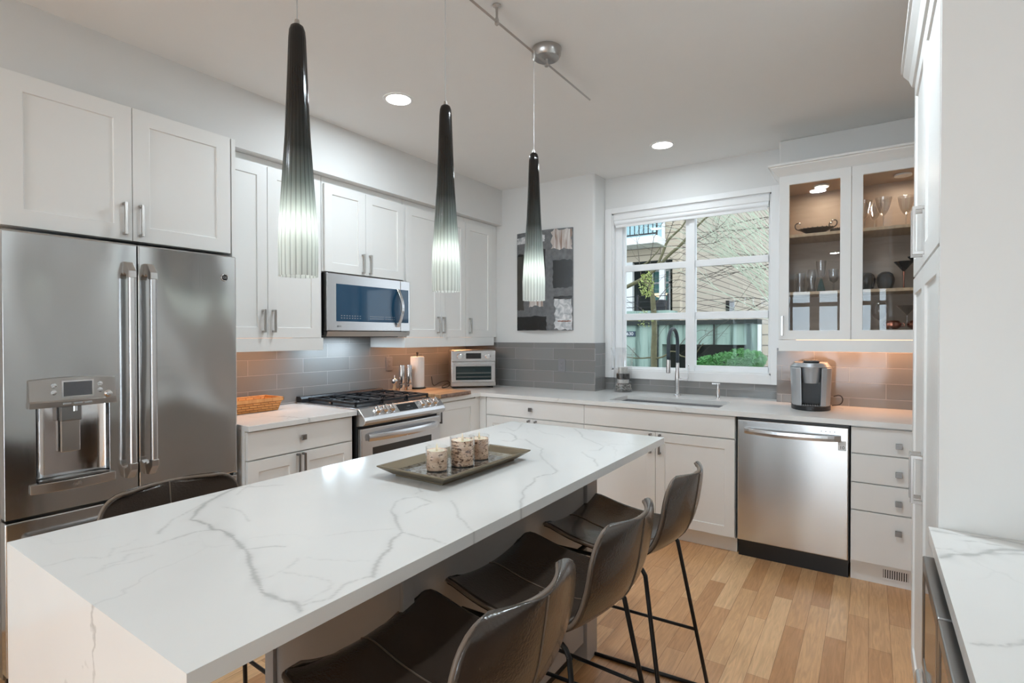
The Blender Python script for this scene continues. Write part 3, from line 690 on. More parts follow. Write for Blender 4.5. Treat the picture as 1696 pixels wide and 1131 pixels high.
hb.add(vs, fs).build('handle', 'steelH', od, smooth=50)
MB(FX(FX_)).box(-.037, 0, RY0 + .006, RY1 - .006, .095, .225).build('storage_drawer', 'steelH', c, bevel=.005)
MB().box(XW + .03, -2.74, RY0 + .01, RY1 - .01, 0, .09).build('toe_kick', 'black', c)
# grates and burners
gw = (RY1 - RY0 - .09) / 3
for gi in range(3):
    y0 = RY0 + .035 + gi * (gw + .01); y1 = y0 + gw; x0, x1 = XW + .095, -2.765; zt = .957; zb = .941
    g = MB()
    for a, b, c_, d_ in ((x0, x1, y0, y0 + .012), (x0, x1, y1 - .012, y1), (x0, x0 + .012, y0, y1), (x1 - .012, x1, y0, y1)): g.box(a, b, c_, d_, zb, zt)
    ym_ = (y0 + y1) / 2; xm_ = (x0 + x1) / 2
    g.box(xm_ - .006, xm_ + .006, y0, y1, zb, zt)
    for xc in ((x0 + xm_) / 2, (x1 + xm_) / 2):
        g.box(xc - .005, xc + .005, y0, ym_ - .028, zb, zt); g.box(xc - .005, xc + .005, ym_ + .028, y1, zb, zt)
        g.box(xc - .11 if xc < xm_ else xm_, xc - .035, ym_ - .005, ym_ + .005, zb, zt); g.box(xc + .035, xm_ if xc < xm_ else x1, ym_ - .005, ym_ + .005, zb, zt)
        for sx in (-1, 1):
            g.box(xc + sx * .07 - .004, xc + sx * .07 + .004, y0, y0 + .06, zb, zt); g.box(xc + sx * .07 - .004, xc + sx * .07 + .004, y1 - .06, y1, zb, zt)
    for xx in (x0, xm_ - .006, x1 - .012):
        for yy in (y0, y1 - .012): g.box(xx, xx + .012, yy, yy + .012, .9275, zb)
    g.build('grate', 'iron', c, bevel=.002)
    for xc in (((x0 + xm_) / 2, (x1 + xm_) / 2) if gi != 1 else (xm_,)):
        b_ = MB().lathe([(.048, 0), (.046, .008), (.030, .010)], (xc, ym_, .9272), 24).build('burner', 'steelH', c, smooth=40)
        MB().lathe([(.034, .0), (.034, .006), (.028, .009), (.0005, .009)], (xc, ym_, .9375), 24).build('burner_cap', 'iron', b_, smooth=40)

# ================================================================== MICROWAVE
c = thing('microwave', (-3.15, 2.58, 1.38), 'stainless over-the-range microwave with blue-black window', 'microwave')
MX = -2.950; MY0, MY1, MZ0, MZ1 = 2.205, 2.962, 1.424, 1.806
MB().box(XW + .012, MX - .04, MY0 + .002, MY1 - .055, 1.392, MZ1).build('housing', 'black', c)
MB().box(XW + .012, MX - .04, MY1 - .055, MY1 - .053, 1.4, MZ1).build('housing_side', 'black', c)
f = MB(); f.box(MX - .039, MX, MY0, 2.862, MZ0, MZ1); fr_ = f.build('door', 'steelH', c, bevel=.004)
MB().box(MX - .039, MX - .001, 2.864, MY1, MZ0, MZ1).build('control_panel', 'steelH', c, bevel=.004)
MB().box(MX - .001, MX + .001, 2.278, 2.860, 1.487, 1.738).build('window', 'microglass', fr_)
MB().box(MX - .002, MX + .0008, 2.866, 2.944, 1.487, 1.738).build('touch_panel', 'microglass', c)
vs = [];
for k in range(2):
    pass
hd = MB(); pts = []
for i in range(13):
    t_ = i / 12; z = 1.455 + .285 * t_; pts.append((MX + .006 + .052 * math.sin(PI * t_), 2.830, z))
hd = MB(); vs = []
for (x, y, z) in pts:
    for dx, dy in ((-.008, -.014), (.006, -.014), (.006, .014), (-.008, .014)): vs.append((x + dx, y + dy, z))
fs = [(i * 4 + k, i * 4 + (k + 1) % 4, (i + 1) * 4 + (k + 1) % 4, (i + 1) * 4 + k) for i in range(12) for k in range(4)] + [(0, 1, 2, 3), (48, 49, 50, 51)]
hd.add(vs, fs).build('handle', 'steelH', fr_, bevel=.004, segs=3)
q = MB(); q.prism([(MX - .06, 1.385), (MX - .012, 1.385), (MX, 1.420), (MX - .06, 1.420)], MY0 + .004, MY1 - .002, 'y'); q.build('vent_strip', 'nickel', c)
MB().box(XW + .02, MX - .07, MY0 + .03, MY1 - .06, 1.380, 1.391).build('filter_panel', 'black', c)
T = lambda u, v, w: (MX + .0005 + w, 2.308 + u, 1.454 + v); text(fr_, 'LG', .017, 'pewter', T, 'logo')
MB().lathe([(.007, 0), (.0065, .001), (.001, .001)], (MX, 2.290, 1.454), 16, 'x').build('logo_disc', 'pewter', fr_)
mk = MB()
for y0, cnt, stp in ((2.315, 8, .0225), (2.565, 11, .0125), (2.71, 5, .02)):
    for i in range(cnt):
        for zz in (1.508, 1.524): mk.box(MX + .001, MX + .0016, y0 + i * stp, y0 + i * stp + stp * .5, zz, zz + .0035)
mk.build('key_markings', 'silverpl', fr_)

# ================================================================== DISHWASHER
c = thing('dishwasher', (-.394, 3.85, 0), 'stainless dishwasher with bar handle between sink cabinet and drawers', 'dishwasher')
DX0, DX1, DYF = -.691, -.095, 3.535
MB().box(DX0, DX1, DYF + .03, 4.15, .09, .882).build('tub_housing', 'black', c)
MB().box(DX0 + .004, DX1 - .004, DYF + .055, DYF + .10, .0, .11).build('toe_panel', 'black', c)
d = MB(FY(DYF)).box(-.028, 0, DX0 + .006, DX1 - .004, .116, .866).build('door', 'steelDW', c, bevel=.005, segs=3)
MB(FY(DYF)).box(-.022, -.002, DX0 + .008, DX1 - .006, .868, .880).build('top_gap_strip', 'black', c)
n = 16; vs = []
for i in range(n + 1):
    t_ = i / n; x = DX0 + .045 + (DX1 - DX0 - .085) * t_; w_ = .010 + .038 * math.sin(PI * t_) ** .55
    for dw, dz in ((-.006, -.017), (.006, -.017), (.008, 0), (.006, .017), (-.006, .017)): vs.append((x, DYF - w_ - dw, .803 - .004 * math.sin(PI * t_) + dz))
fs = [(i * 5 + k, i * 5 + (k + 1) % 5, (i + 1) * 5 + (k + 1) % 5, (i + 1) * 5 + k) for i in range(n) for k in range(5)] + [tuple(range(5)), tuple(n * 5 + k for k in range(5))]
MB().add(vs, fs).build('handle', 'steelH', d, bevel=.003)
q = MB(FY(DYF)); [q.box(0, .0006, -.235 + i * .022, -.229 + i * .022, .835, .839) for i in range(4)]; q.build('indicator_marks', 'black', d)
st = MB(FY(DYF)).box(0, .0008, -.150, -.110, .735, .790).build('sticker', 'trimw', d)
T = lambda u, v, w: (-.130 + u, DYF - .001 - w, .752 + v); text(st, '10', .026, 'black', T, 'sticker_number')
q = MB(FY(DYF)); q.box(.0008, .0012, -.148, -.112, .770, .7715); q.box(.0008, .0012, -.148, -.112, .779, .7805); q.box(.0008, .0012, -.149, -.111, .7355, .7368); q.build('sticker_lines', 'pewter', st)
T = lambda u, v, w: (-.640 + u, DYF - .0008 - w, .846 + v); text(d, 'LG', .018, 'pewter', T, 'logo')
# ================================================================== ISLAND
IX0, IX1, IY0, IY1 = -1.644, -.793, .358, 2.442
VEINS = [(7, 0.9, [(-1.64, 0.891), (-1.607, 0.825), (-1.558, 0.755), (-1.505, 0.708), (-1.45, 0.67)]), (9, 1, [(-1.45, 0.67), (-1.379, 0.675), (-1.335, 0.665), (-1.31, 0.672), (-1.254, 0.669), (-1.202, 0.652), (-1.151, 0.642), (-1.096, 0.622), (-1.03, 0.591), (-0.972, 0.564), (-0.921, 0.553), (-0.879, 0.552), (-0.835, 0.561), (-0.809, 0.552)]), (3, 0.7, [(-1.338, 0.663), (-1.355, 0.626), (-1.345, 0.579), (-1.348, 0.563)]), (3, 0.7, [(-1.589, 0.788), (-1.53, 0.707), (-1.491, 0.642), (-1.47, 0.622), (-1.414, 0.574)]), (3, 0.5, [(-1.613, 0.809), (-1.637, 0.793), (-1.663, 0.787)]), (3, 0.7, [(-1.64, 0.891), (-1.582, 0.952), (-1.549, 0.986)]), (2, 0.5, [(-1.567, 0.851), (-1.615, 0.908), (-1.651, 0.949)]), (2.5, 0.7, [(-1.148, 0.644), (-1.124, 0.675), (-1.093, 0.703)]), (2, 0.4, [(-1.485, 0.77), (-1.425, 0.778), (-1.356, 0.762), (-1.317, 0.745)]), (3, 0.7, [(-0.826, 0.564), (-0.812, 0.59), (-0.808, 0.607), (-0.818, 0.629), (-0.829, 0.66), (-0.823, 0.685), (-0.807, 0.707)]), (5, 0.9, [(-0.807, 0.707), (-0.847, 0.751), (-0.87, 0.79), (-0.887, 0.824), (-0.923, 0.867), (-0.933, 0.897), (-0.937, 0.912), (-0.975, 0.933), (-1.013, 0.963), (-1.078, 1.01)]), (3, 0.7, [(-1.078, 1.01), (-1.121, 1.066), (-1.126, 1.109), (-1.103, 1.132), (-1.033, 1.124)]), (3, 0.6, [(-1.033, 1.124), (-1.034, 1.073), (-1.025, 1.015)]), (3, 0.6, [(-0.94, 0.91), (-0.877, 0.91), (-0.843, 0.917), (-0.801, 0.914)]), (3, 0.7, [(-0.997, 1.166), (-0.94, 1.119), (-0.896, 1.071), (-0.85, 1.044), (-0.809, 1.018), (-0.78, 1.0), (-0.763, 0.975)]), (2, 0.35, [(-0.985, 0.571), (-0.979, 0.608), (-0.981, 0.634), (-1.007, 0.677)]), (2, 0.35, [(-0.975, 0.623), (-0.934, 0.635), (-0.891, 0.648), (-0.852, 0.644), (-0.838, 0.623), (-0.831, 0.571)]), (2, 0.3, [(-0.996, 0.693), (-0.945, 0.711), (-0.873, 0.752)]), (2, 0.3, [(-1.067, 0.794), (-1.037, 0.845), (-0.969, 0.916)]), (2, 0.35, [(-1.409, 0.364), (-1.405, 0.395), (-1.401, 0.421), (-1.357, 0.446), (-1.363, 0.483), (-1.346, 0.527), (-1.34, 0.564)]), (2, 0.3, [(-1.286, 0.386), (-1.288, 0.418), (-1.297, 0.448), (-1.282, 0.478), (-1.285, 0.515)]), (2, 0.3, [(-1.283, 0.422), (-1.314, 0.437), (-1.304, 0.462), (-1.331, 0.484), (-1.322, 0.511)]), (1.5, 0.3, [(-1.346, 0.454), (-1.401, 0.479), (-1.392, 0.506), (-1.418, 0.535)]), (3, 0.6, [(-1.251, 1.558), (-1.244, 1.484), (-1.188, 1.424)]), (5, 0.7, [(-1.512, 2.129), (-1.458, 2.138), (-1.394, 2.091), (-1.343, 2.026), (-1.329, 1.971), (-1.378, 1.962)]), (3, 0.6, [(-1.552, 2.249), (-1.467, 2.188), (-1.497, 2.285), (-1.557, 2.406), (-1.62, 2.444)]), (2.5, 0.6, [(-1.343, 2.026), (-1.299, 2.031), (-1.252, 1.992)]), (3.5, 0.7, [(-1.31, 2.048), (-1.211, 1.961), (-1.135, 1.907), (-1.073, 1.791), (-0.991, 1.705), (-0.907, 1.626), (-0.898, 1.595)]), (3.5, 0.8, [(-0.898, 1.595), (-0.92, 1.545), (-0.923, 1.504), (-0.902, 1.464), (-0.891, 1.401), (-0.865, 1.339), (-0.84, 1.305), (-0.828, 1.264), (-0.79, 1.214)]), (2.5, 0.7, [(-1.257, 2.425), (-1.162, 2.317), (-1.103, 2.227), (-1.046, 2.184), (-0.946, 2.102), (-0.926, 2.014), (-0.955, 1.994)]), (2.5, 0.7, [(-0.972, 1.95), (-0.919, 1.893), (-0.879, 1.862), (-0.818, 1.769)]), (2, 0.5, [(-1.436, 2.326), (-1.306, 2.221), (-1.231, 2.227), (-1.174, 2.179)]), (2, 0.5, [(-1.216, 2.473), (-1.156, 2.414), (-1.127, 2.386)]), (4, 0.6, [(-1.203, 1.262), (-1.169, 1.207), (-1.129, 1.179), (-1.129, 1.154)]), (2, 0.4, [(-1.341, 1.393), (-1.284, 1.383), (-1.24, 1.343)]), (2, 0.5, [(-1.677, 1.724), (-1.618, 1.725), (-1.561, 1.691), (-1.561, 1.656)])]
def vein_value(X, Y, rnd):
    """stone pigment along hand-placed vein paths, evaluated at points (X, Y)"""
    out = np.zeros_like(X)
    def h(a, b, s): return np.sin(a * 61 * s + 1.3) * np.cos(b * 53 * s + .7) + .6 * np.sin(a * 143 * s + b * 97 * s) + .4 * np.sin(b * 271 * s - a * 199 * s)
    JX = X + .0024 * h(X, Y, 1.0); JY = Y + .0024 * h(Y + 3, X - 2, 1.1)
    mod = .65 + .35 * np.sin(X * 90 + Y * 70)
    for wmm, al, pts in VEINS:
        for (x0, y0), (x1, y1) in zip(pts[:-1], pts[1:]):
            bx0, bx1 = min(x0, x1) - .03, max(x0, x1) + .03; by0, by1 = min(y0, y1) - .03, max(y0, y1) + .03
            k = (JX > bx0) & (JX < bx1) & (JY > by0) & (JY < by1)
            if not k.any(): continue
            dx, dy = x1 - x0, y1 - y0; L = dx * dx + dy * dy + 1e-9
            t = np.clip(((JX[k] - x0) * dx + (JY[k] - y0) * dy) / L, 0, 1)
            d = np.hypot(JX[k] - x0 - t * dx, JY[k] - y0 - t * dy)
            w_ = wmm * .001 * .55 * mod[k] + .0009
            out[k] = np.maximum(out[k], al * np.exp(-(d / w_) ** 2) + al * .16 * np.exp(-(d / (w_ * 4)) ** 2))
    return out
isl = thing('kitchen_island', (-1.22, 1.40, 0), 'grey kitchen island with white veined quartz waterfall top in the foreground', 'island')
def veined_slab(name, parent, x0, x1, y0, y1, nx, ny, ox, oy):
    """stone slab whose dense upper grid carries the vein pigment; border colour runs down the edge"""
    xs = np.linspace(x0, x1, nx); ys = np.linspace(y0, y1, ny)
    GX, GYY = np.meshgrid(xs, ys, indexing='xy')
    vt = np.stack([GX.ravel() - ox, GYY.ravel() - oy, np.full(nx * ny, CT)], 1)
    i_ = np.arange(ny - 1)[:, None] * nx + np.arange(nx - 1)[None, :]
    F = np.stack([i_, i_ + 1, i_ + nx + 1, i_ + nx], -1).reshape(-1, 4)
    val = vein_value(GX.ravel(), GYY.ravel(), 0)
    border = list(range(0, nx)) + [r * nx + nx - 1 for r in range(1, ny)] + [(ny - 1) * nx + k for k in range(nx - 2, -1, -1)] + [r * nx for r in range(ny - 2, 0, -1)]
    nb_ = len(border); low = vt[border].copy(); low[:, 2] = CB
    base_n = len(vt); vt = np.vstack([vt, low]); val = np.concatenate([val, val[border]])
    side = [(border[k], border[(k + 1) % nb_], base_n + (k + 1) % nb_, base_n + k) for k in range(nb_)]
    me = bpy.data.meshes.new(name)
    me.from_pydata([tuple(p) for p in vt.tolist()], [], [tuple(f) for f in F.tolist()] + [f[::-1] for f in side] + [tuple(base_n + k for k in range(nb_))[::-1]])
    at = me.attributes.new('vein', 'FLOAT', 'POINT'); at.data.foreach_set('value', val.astype(np.float32))
    me.materials.append(M['quartzA']); o = bpy.data.objects.new(name, me); col.objects.link(o)
    if parent: o.parent = parent
    else: o.location = (ox, oy, 0)
    return o
veined_slab('countertop', isl, IX0, IX1, IY0, IY1, 190, 465, -1.22, 1.40)
VEINS = [(9.6, 0.75, [(0.129, 1.637), (0.15, 1.633), (0.182, 1.634), (0.24, 1.652), (0.291, 1.642)]), (15.6, 0.95, [(0.128, 1.446), (0.155, 1.486), (0.188, 1.504), (0.212, 1.53), (0.227, 1.562), (0.261, 1.588), (0.298, 1.6)]), (12.0, 0.6, [(0.212, 1.53), (0.256, 1.556), (0.294, 1.577)]), (3.5999999999999996, 0.5, [(0.123, 1.505), (0.148, 1.516), (0.157, 1.505), (0.161, 1.493)]), (4.2, 0.7, [(0.18, 1.595), (0.212, 1.605), (0.227, 1.601), (0.249, 1.606)]), (3.5999999999999996, 0.7, [(0.13, 1.067), (0.143, 1.073), (0.153, 1.074), (0.177, 1.091), (0.188, 1.102), (0.2, 1.123)]), (8.4, 0.8, [(0.177, 1.093), (0.184, 1.099)])]
o = veined_slab('countertop', None, .122, XR - .002, -.60, 1.665, 120, 400, .4, .6); tag(o, 'white quartz countertop in the lower right corner beside the pantry', 'countertop')
MB().box(IX0, IX1, IY0 - .0004, IY0 + .03, 0, CB - .0005).box(IX0, IX1, IY0 - .0004, IY0 - .0001, CB - .0005, CT - .0004).build('waterfall_panel', 'quartz', isl)
BX0, BX1, BY0, BY1 = -1.615, -1.0, .977, 2.02
MB().box(BX0, BX1, BY0, BY1, .09, CB - .001).build('body', 'greycab', isl); MB().box(BX0 + .05, BX1 - .05, BY0 + .05, BY1, 0, .09).build('toe_kick', 'black', isl)
# end faces and stiles
for a, b in ((BX0, BX0 + .045), (BX1 - .05, BX1)): MB().box(a, b, BY0 - .012, BY0 - .0005, .09, CB - .001).build('stile', 'greycab', isl, bevel=.001)
mb = MB(); mb.box(BX1 + .0005, BX1 + .010, BY0 - .012, BY0 + .030, .09, CB - .001); mb.build('stile', 'greycab', isl, bevel=.001)
MB().box(BX0, BX1 + .014, BY1 + .006, BY1 + .105, 0, CB - .001).build('end_panel', 'greycab', isl, bevel=.002)
for a, b in ((1.0, 1.495), (1.50, 2.01)): shaker(FXn(BX0 - .001), a, b, .11, .87, isl, m='greycab')

# ---- tray and candles
tr = thing('serving_tray', (-1.235, 1.475, CT), 'antique brass rectangular tray with mirrored base on the island', 'tray', rz=0)
tx, ty = -1.225, 1.470
A = [(.105, .205, 0), (.105, .205, .006), (.112, .212, .008), (.150, .250, .034), (.150, .250, .038), (.140, .240, .038), (.118, .218, .016)]
def rectloft(A, cx_, cy_, z0, extra=None):
    vs = []; fs = []
    for hx, hy, z in A: vs += [(cx_ - hx, cy_ - hy, z0 + z), (cx_ + hx, cy_ - hy, z0 + z), (cx_ + hx, cy_ + hy, z0 + z), (cx_ - hx, cy_ + hy, z0 + z)]
    for i in range(len(A) - 1):
        for k in range(4): l = (k + 1) % 4; fs.append((i * 4 + k, i * 4 + l, i * 4 + 4 + l, i * 4 + 4 + k))
    fs += [(0, 3, 2, 1), tuple(len(A) * 4 - 4 + k for k in range(4))]
    return MB().add(vs, fs)
rectloft(A, tx, ty, CT).build('tray_body', 'bronze', tr, bevel=.0015)
m, nt, b, out = new_mat('antique_mirror'); S(b, Metallic=.9, Roughness=.12)
tc, v1, cr = nodes(nt, 'TexCoord', 'TexNoise', 'ValToRGB'); v1.inputs['Scale'].default_value = 60; v1.inputs['Detail'].default_value = 6
nt.links.new(tc.outputs['Object'], v1.inputs['Vector']); nt.links.new(v1.outputs['Fac'], cr.inputs['Fac'])
cr.color_ramp.elements[0].position = .44; cr.color_ramp.elements[0].color = (.16, .13, .09, 1); cr.color_ramp.elements[1].position = .52; cr.color_ramp.elements[1].color = (.50, .52, .52, 1)
nt.links.new(cr.outputs[0], b.inputs['Base Color']); M['mirror'] = m
MB().box(tx - .117, tx + .117, ty - .217, ty + .217, CT + .0162, CT + .0175).build('mirror_base', 'mirror', tr)
# birch bark wrap material
def bark(name, seed, dark):
    m, nt, b, out = new_mat(name); S(b, Roughness=.6)
    tc, mp, n1, c1, n2, c2, mx = nodes(nt, 'TexCoord', 'Mapping', 'TexNoise', 'ValToRGB', 'TexNoise', 'ValToRGB', 'MixRGB')
    mp.inputs['Scale'].default_value = (1, 1, 2.2); mp.inputs['Location'].default_value = (seed, seed * 2, seed * 3)
    nt.links.new(tc.outputs['Object'], mp.inputs['Vector']); nt.links.new(mp.outputs[0], n1.inputs['Vector']); nt.links.new(mp.outputs[0], n2.inputs['Vector'])
    n1.inputs['Scale'].default_value = 30; n1.inputs['Detail'].default_value = 6; c1.color_ramp.elements[0].position = .35; c1.color_ramp.elements[0].color = (.68, .44, .30, 1)
    c1.color_ramp.elements[1].position = .65; c1.color_ramp.elements[1].color = (.90, .70, .53, 1); nt.links.new(n1.outputs['Fac'], c1.inputs['Fac'])
    n2.inputs['Scale'].default_value = 75; n2.inputs['Detail'].default_value = 7; n2.inputs['Distortion'].default_value = .6
    c2.color_ramp.elements[0].position = dark; c2.color_ramp.elements[0].color = (0, 0, 0, 1); c2.color_ramp.elements[1].position = dark + .05; c2.color_ramp.elements[1].color = (1, 1, 1, 1)
    nt.links.new(n2.outputs['Fac'], c2.inputs['Fac']); nt.links.new(c2.outputs[0], mx.inputs['Fac']); nt.links.new(c1.outputs[0], mx.inputs['Color1']); mx.inputs['Color2'].default_value = (.13, .055, .03, 1)
    nt.links.new(mx.outputs[0], b.inputs['Base Color']); return m
M['wax'] = mat('ivory_wax', (.82, .72, .56), .5, Subsurface_Weight=.2)
M['tglass'] = glassy('thin_glass', (.97, .97, .97), 0, 1.0)
for i, (x, y, r_, h_, dk, lb) in enumerate(((-1.222, 1.352, .0385, .080, .60, 'shortest pale birch bark candle in glass, front left on the tray'),
        (-1.192, 1.452, .0435, .102, .53, 'tallest dark speckled birch bark candle in glass, middle of the tray'),
        (-1.205, 1.566, .0385, .088, .57, 'brown spotted birch bark candle in glass, rearmost on the tray'))):
    cz = CT + .0177; cdl = thing('pillar_candle', (x, y, cz), lb, 'candle', group='birch bark candles on the island tray')
    MB().lathe([(r_ - .005, .003), (r_ - .004, .004), (r_ - .004, h_ - .012), (r_ - .010, h_ - .014), (.001, h_ - .017)], (x, y, cz), 32).build('wax', [bark('birch_bark_%d' % i, i * 1.7 + .3, dk)], cdl, smooth=40)
    MB().lathe([(r_ - .0105, h_ - .0138), (.001, h_ - .0165)], (x, y, cz + .0005), 32, cap=False).build('wax_top', 'wax', cdl)
    MB().lathe([(.0005, 0), (r_, 0), (r_, h_), (r_ - .0015, h_), (r_ - .0015, .002), (.0005, .002)], (x, y, cz), 40).build('glass_holder', 'tglass', cdl, smooth=40)
    MB().lathe([(.0035, h_ - .018), (.0045, h_ - .008), (.0025, h_ + .004), (.0003, h_ + .013)], (x, y, cz), 10).build('flame_wick', 'wax', cdl, smooth=True)

# ================================================================== STOOLS
def smoothstep(t): return t * t * (3 - 2 * t)
def shell_pt(s, t):
    """s 0 (front edge) .. 1 (top of back), t -1..1 across; seat faces -x, back at +x"""
    P = [(-.235, .668), (-.19, .662), (-.10, .640), (.0, .628), (.09, .632), (.168, .655), (.222, .700), (.248, .765), (.262, .84), (.272, .912)]
    x = s * (len(P) - 1); i = min(int(x), len(P) - 2); f = x - i
    p0, p1, p2, p3 = P[max(i - 1, 0)], P[i], P[i + 1], P[min(i + 2, len(P) - 1)]
    def cr_(a, b, c, d): return .5 * (2 * b + (c - a) * f + (2 * a - 5 * b + 4 * c - d) * f * f + (3 * b - a - 3 * c + d) * f ** 3)
    X, Z = cr_(p0[0], p1[0], p2[0], p3[0]), cr_(p0[1], p1[1], p2[1], p3[1])
    L = .70; ds = s * L; de = (1 - s) * L; wd = .212 + .012 * math.sin(PI * min(1, s / .5)) if s < .5 else .212 - .006 * (s - .5) / .5
    for d_, R in ((ds, .05), (de, .085)):
        if d_ < R: wd -= R - math.sqrt(max(0, R * R - (R - d_) ** 2))
    k = smoothstep(min(1, max(0, (s - .45) / .25)))
    a = abs(t) ** 2.2
    X -= k * .040 * t * t; Z += (1 - k) * .034 * a * (1.0 - .3 * s)
    Z += -.012 * (1 - k) * (1 - min(1, s / .08)) * 1.0
    return (X, wd * t, Z)
def make_stool(label, loc, rz, group):
    c = thing('bar_stool', loc, label, 'stool', rz=rz, group=group)
    ss = [0, .008, .02, .04, .07] + [.07 + .86 * i / 26 for i in range(1, 27)] + [.95, .972, .988, .996, 1.0]
    ts = [-1, -.97, -.9] + [-.9 + 1.8 * i / 14 for i in range(1, 15)] + [.97, 1]
    split = next(i for i, s in enumerate(ss) if s >= .52)
    for nm_, r0, r1 in (('seat', 0, split), ('backrest', split, len(ss) - 1)):
        vs = [shell_pt(ss[i], t) for i in range(r0, r1 + 1) for t in ts]; n = len(ts)
        fs = [(i * n + k, i * n + k + 1, (i + 1) * n + k + 1, (i + 1) * n + k) for i in range(r1 - r0) for k in range(n - 1)]
        q = MB().add(vs, fs); LOCAL[0] = True; o = q.build(nm_, 'leather', c, smooth=True); LOCAL[0] = False
        md = o.modifiers.new('pad', 'SOLIDIFY'); md.thickness = .017; md.offset = 0
        if nm_ == 'seat': seat_o = o
        else: back_o = o
    LOCAL[0] = True
    def edge(r0, r1):
        P = []
        P += [shell_pt(ss[i], -1) for i in range(r0, r1 + 1)]
        return P
    # welted edge piping all round, front rim to top rim
    loop = [shell_pt(s, -1) for s in ss[:split + 1]]; loop2 = [shell_pt(s, 1) for s in ss[:split + 1]]
    front = [shell_pt(0, t) for t in ts]
    MB().tube(loop[::-1] + front[1:] + loop2[1:], .0055, 6).build('piping', 'piping', seat_o, smooth=True)
    lb = [shell_pt(s, -1) for s in ss[split:]]; rb = [shell_pt(s, 1) for s in ss[split:]]; top = [shell_pt(1, t) for t in ts]
    MB().tube(lb + top[1:-1] + rb[::-1], .0055, 6).build('piping', 'piping', back_o, smooth=True)
    def off(s, t, d):
        p = Vector(shell_pt(s, t)); a = Vector(shell_pt(min(1, s + .01), t)) - Vector(shell_pt(max(0, s - .01), t)); b = Vector(shell_pt(s, t + .01)) - Vector(shell_pt(s, t - .01))
        return tuple(p + a.cross(b).normalized() * d)
    sm = [off(s, 0, .0090) for s in ss[1:split + 1]]; MB().tube(sm, .0022, 5).build('centre_seam', 'piping', seat_o, smooth=True)
    for d_ in (.0090, -.0090):
        MB().tube([off(s, 0, d_) for s in ss[split:-1]], .0022, 5).build('centre_seam', 'piping', back_o, smooth=True)
    R = .0075
    for sy in (-1, 1):
        fr = [(-.255, sy * .205, .008), (-.212, sy * .188, .575), (-.205, sy * .186, .600), (-.185, sy * .186, .612)]
        re = [(.250, sy * .245, .008), (.150, sy * .180, .585), (.135, sy * .178, .608), (.110, sy * .178, .614)]
        MB().tube([fr[0], fr[1], fr[1], fr[2], fr[3]], R, 8, smooth=1).build('leg', 'blackm', c, smooth=True)
        MB().tube([re[0], re[1], re[1], re[2], re[3]], R, 8, smooth=1).build('leg', 'blackm', c, smooth=True)
        MB().tube([(-.190, sy * .186, .612), (.115, sy * .178, .614)], R, 8).build('seat_rail', 'blackm', c, smooth=True)
        MB().tube([(-.255, sy * .205, .008), (.250, sy * .245, .008)], R, 8).build('floor_runner', 'blackm', c, smooth=True)
        z = .24; f_ = (z - .008) / .567
        MB().tube([(-.255 + .043 * f_, sy * (.205 - .017 * f_), z), (.250 - .1 * f_, sy * (.245 - .065 * f_), z)], R * .85, 8).build('stretcher', 'blackm', c, smooth=True)
    z = .24; f_ = (z - .008) / .567
    MB().tube([(-.255 + .043 * f_, -(.205 - .017 * f_), z), (-.255 + .043 * f_, (.205 - .017 * f_), z)], R, 8).build('footrest', 'blackm', c, smooth=True)
    MB().tube([(-.10, -.186, .612), (-.10, .186, .612)], R, 8).build('seat_support', 'blackm', c, smooth=True); MB().tube([(.09, -.178, .614), (.09, .178, .614)], R, 8).build('seat_support', 'blackm', c, smooth=True)
    LOCAL[0] = False
    return c
grp = 'brown leather bar stools around the island'
st = make_stool('brown leather bar stool nearest the camera, cropped by the lower edge', (-.770, .845, 0), 0, grp)
for x, y, rz, lb in ((-.770, 1.352, .0, 'brown leather bar stool in the middle of the row of three beside the island'),
                     (-.770, 1.895, .0, 'brown leather bar stool farthest from the camera, nearest the dishwasher'),
                     (-1.640, .810, PI, 'brown leather bar stool in front of the refrigerator, only the top of its back showing')):
    s2 = copy_tree(st); s2.location = (x, y, 0); s2.rotation_euler = (0, 0, rz); s2['label'] = lb

# ================================================================== CEILING FIXTURES
for x, y, e_, lb in ((-2.29, 2.21, 11, 'white recessed ceiling downlight above the range side, left one'), (-1.257, 3.81, 4.5, 'white recessed ceiling downlight near the sink window'),
              (-2.3, -1.1, 11, 'added recessed fill downlight left of the camera, out of view'), (-.42, 1.95, 16, 'added recessed fill downlight over the right aisle, out of view'),  # unseen downlights from here on are added fill for drawers, floor and ceiling
              (-2.2, -2.6, 16, 'added recessed fill downlight behind the camera on the left'), (-.5, -2.6, 16, 'added recessed fill downlight behind the camera on the right')):
    c = thing('recessed_downlight', (x, y, ZH - .01), lb, 'ceiling light', group='recessed ceiling downlights')
    MB().lathe([(.088, 0), (.088, -.004), (.078, -.007), (.070, -.004), (.070, 0)], (x, y, ZH - .0005), 36, cap=False).build('trim_ring', 'trimw', c, smooth=40)
    MB().cyl((x, y, ZH - .0045), .070, .003, n=36).build('lens', 'lamp', c)
    area('downlight_glow', (x, y, ZH - .012), (0, 0, 0), .13, .13, e_, (.80, .92, 1.0), 'DISK')
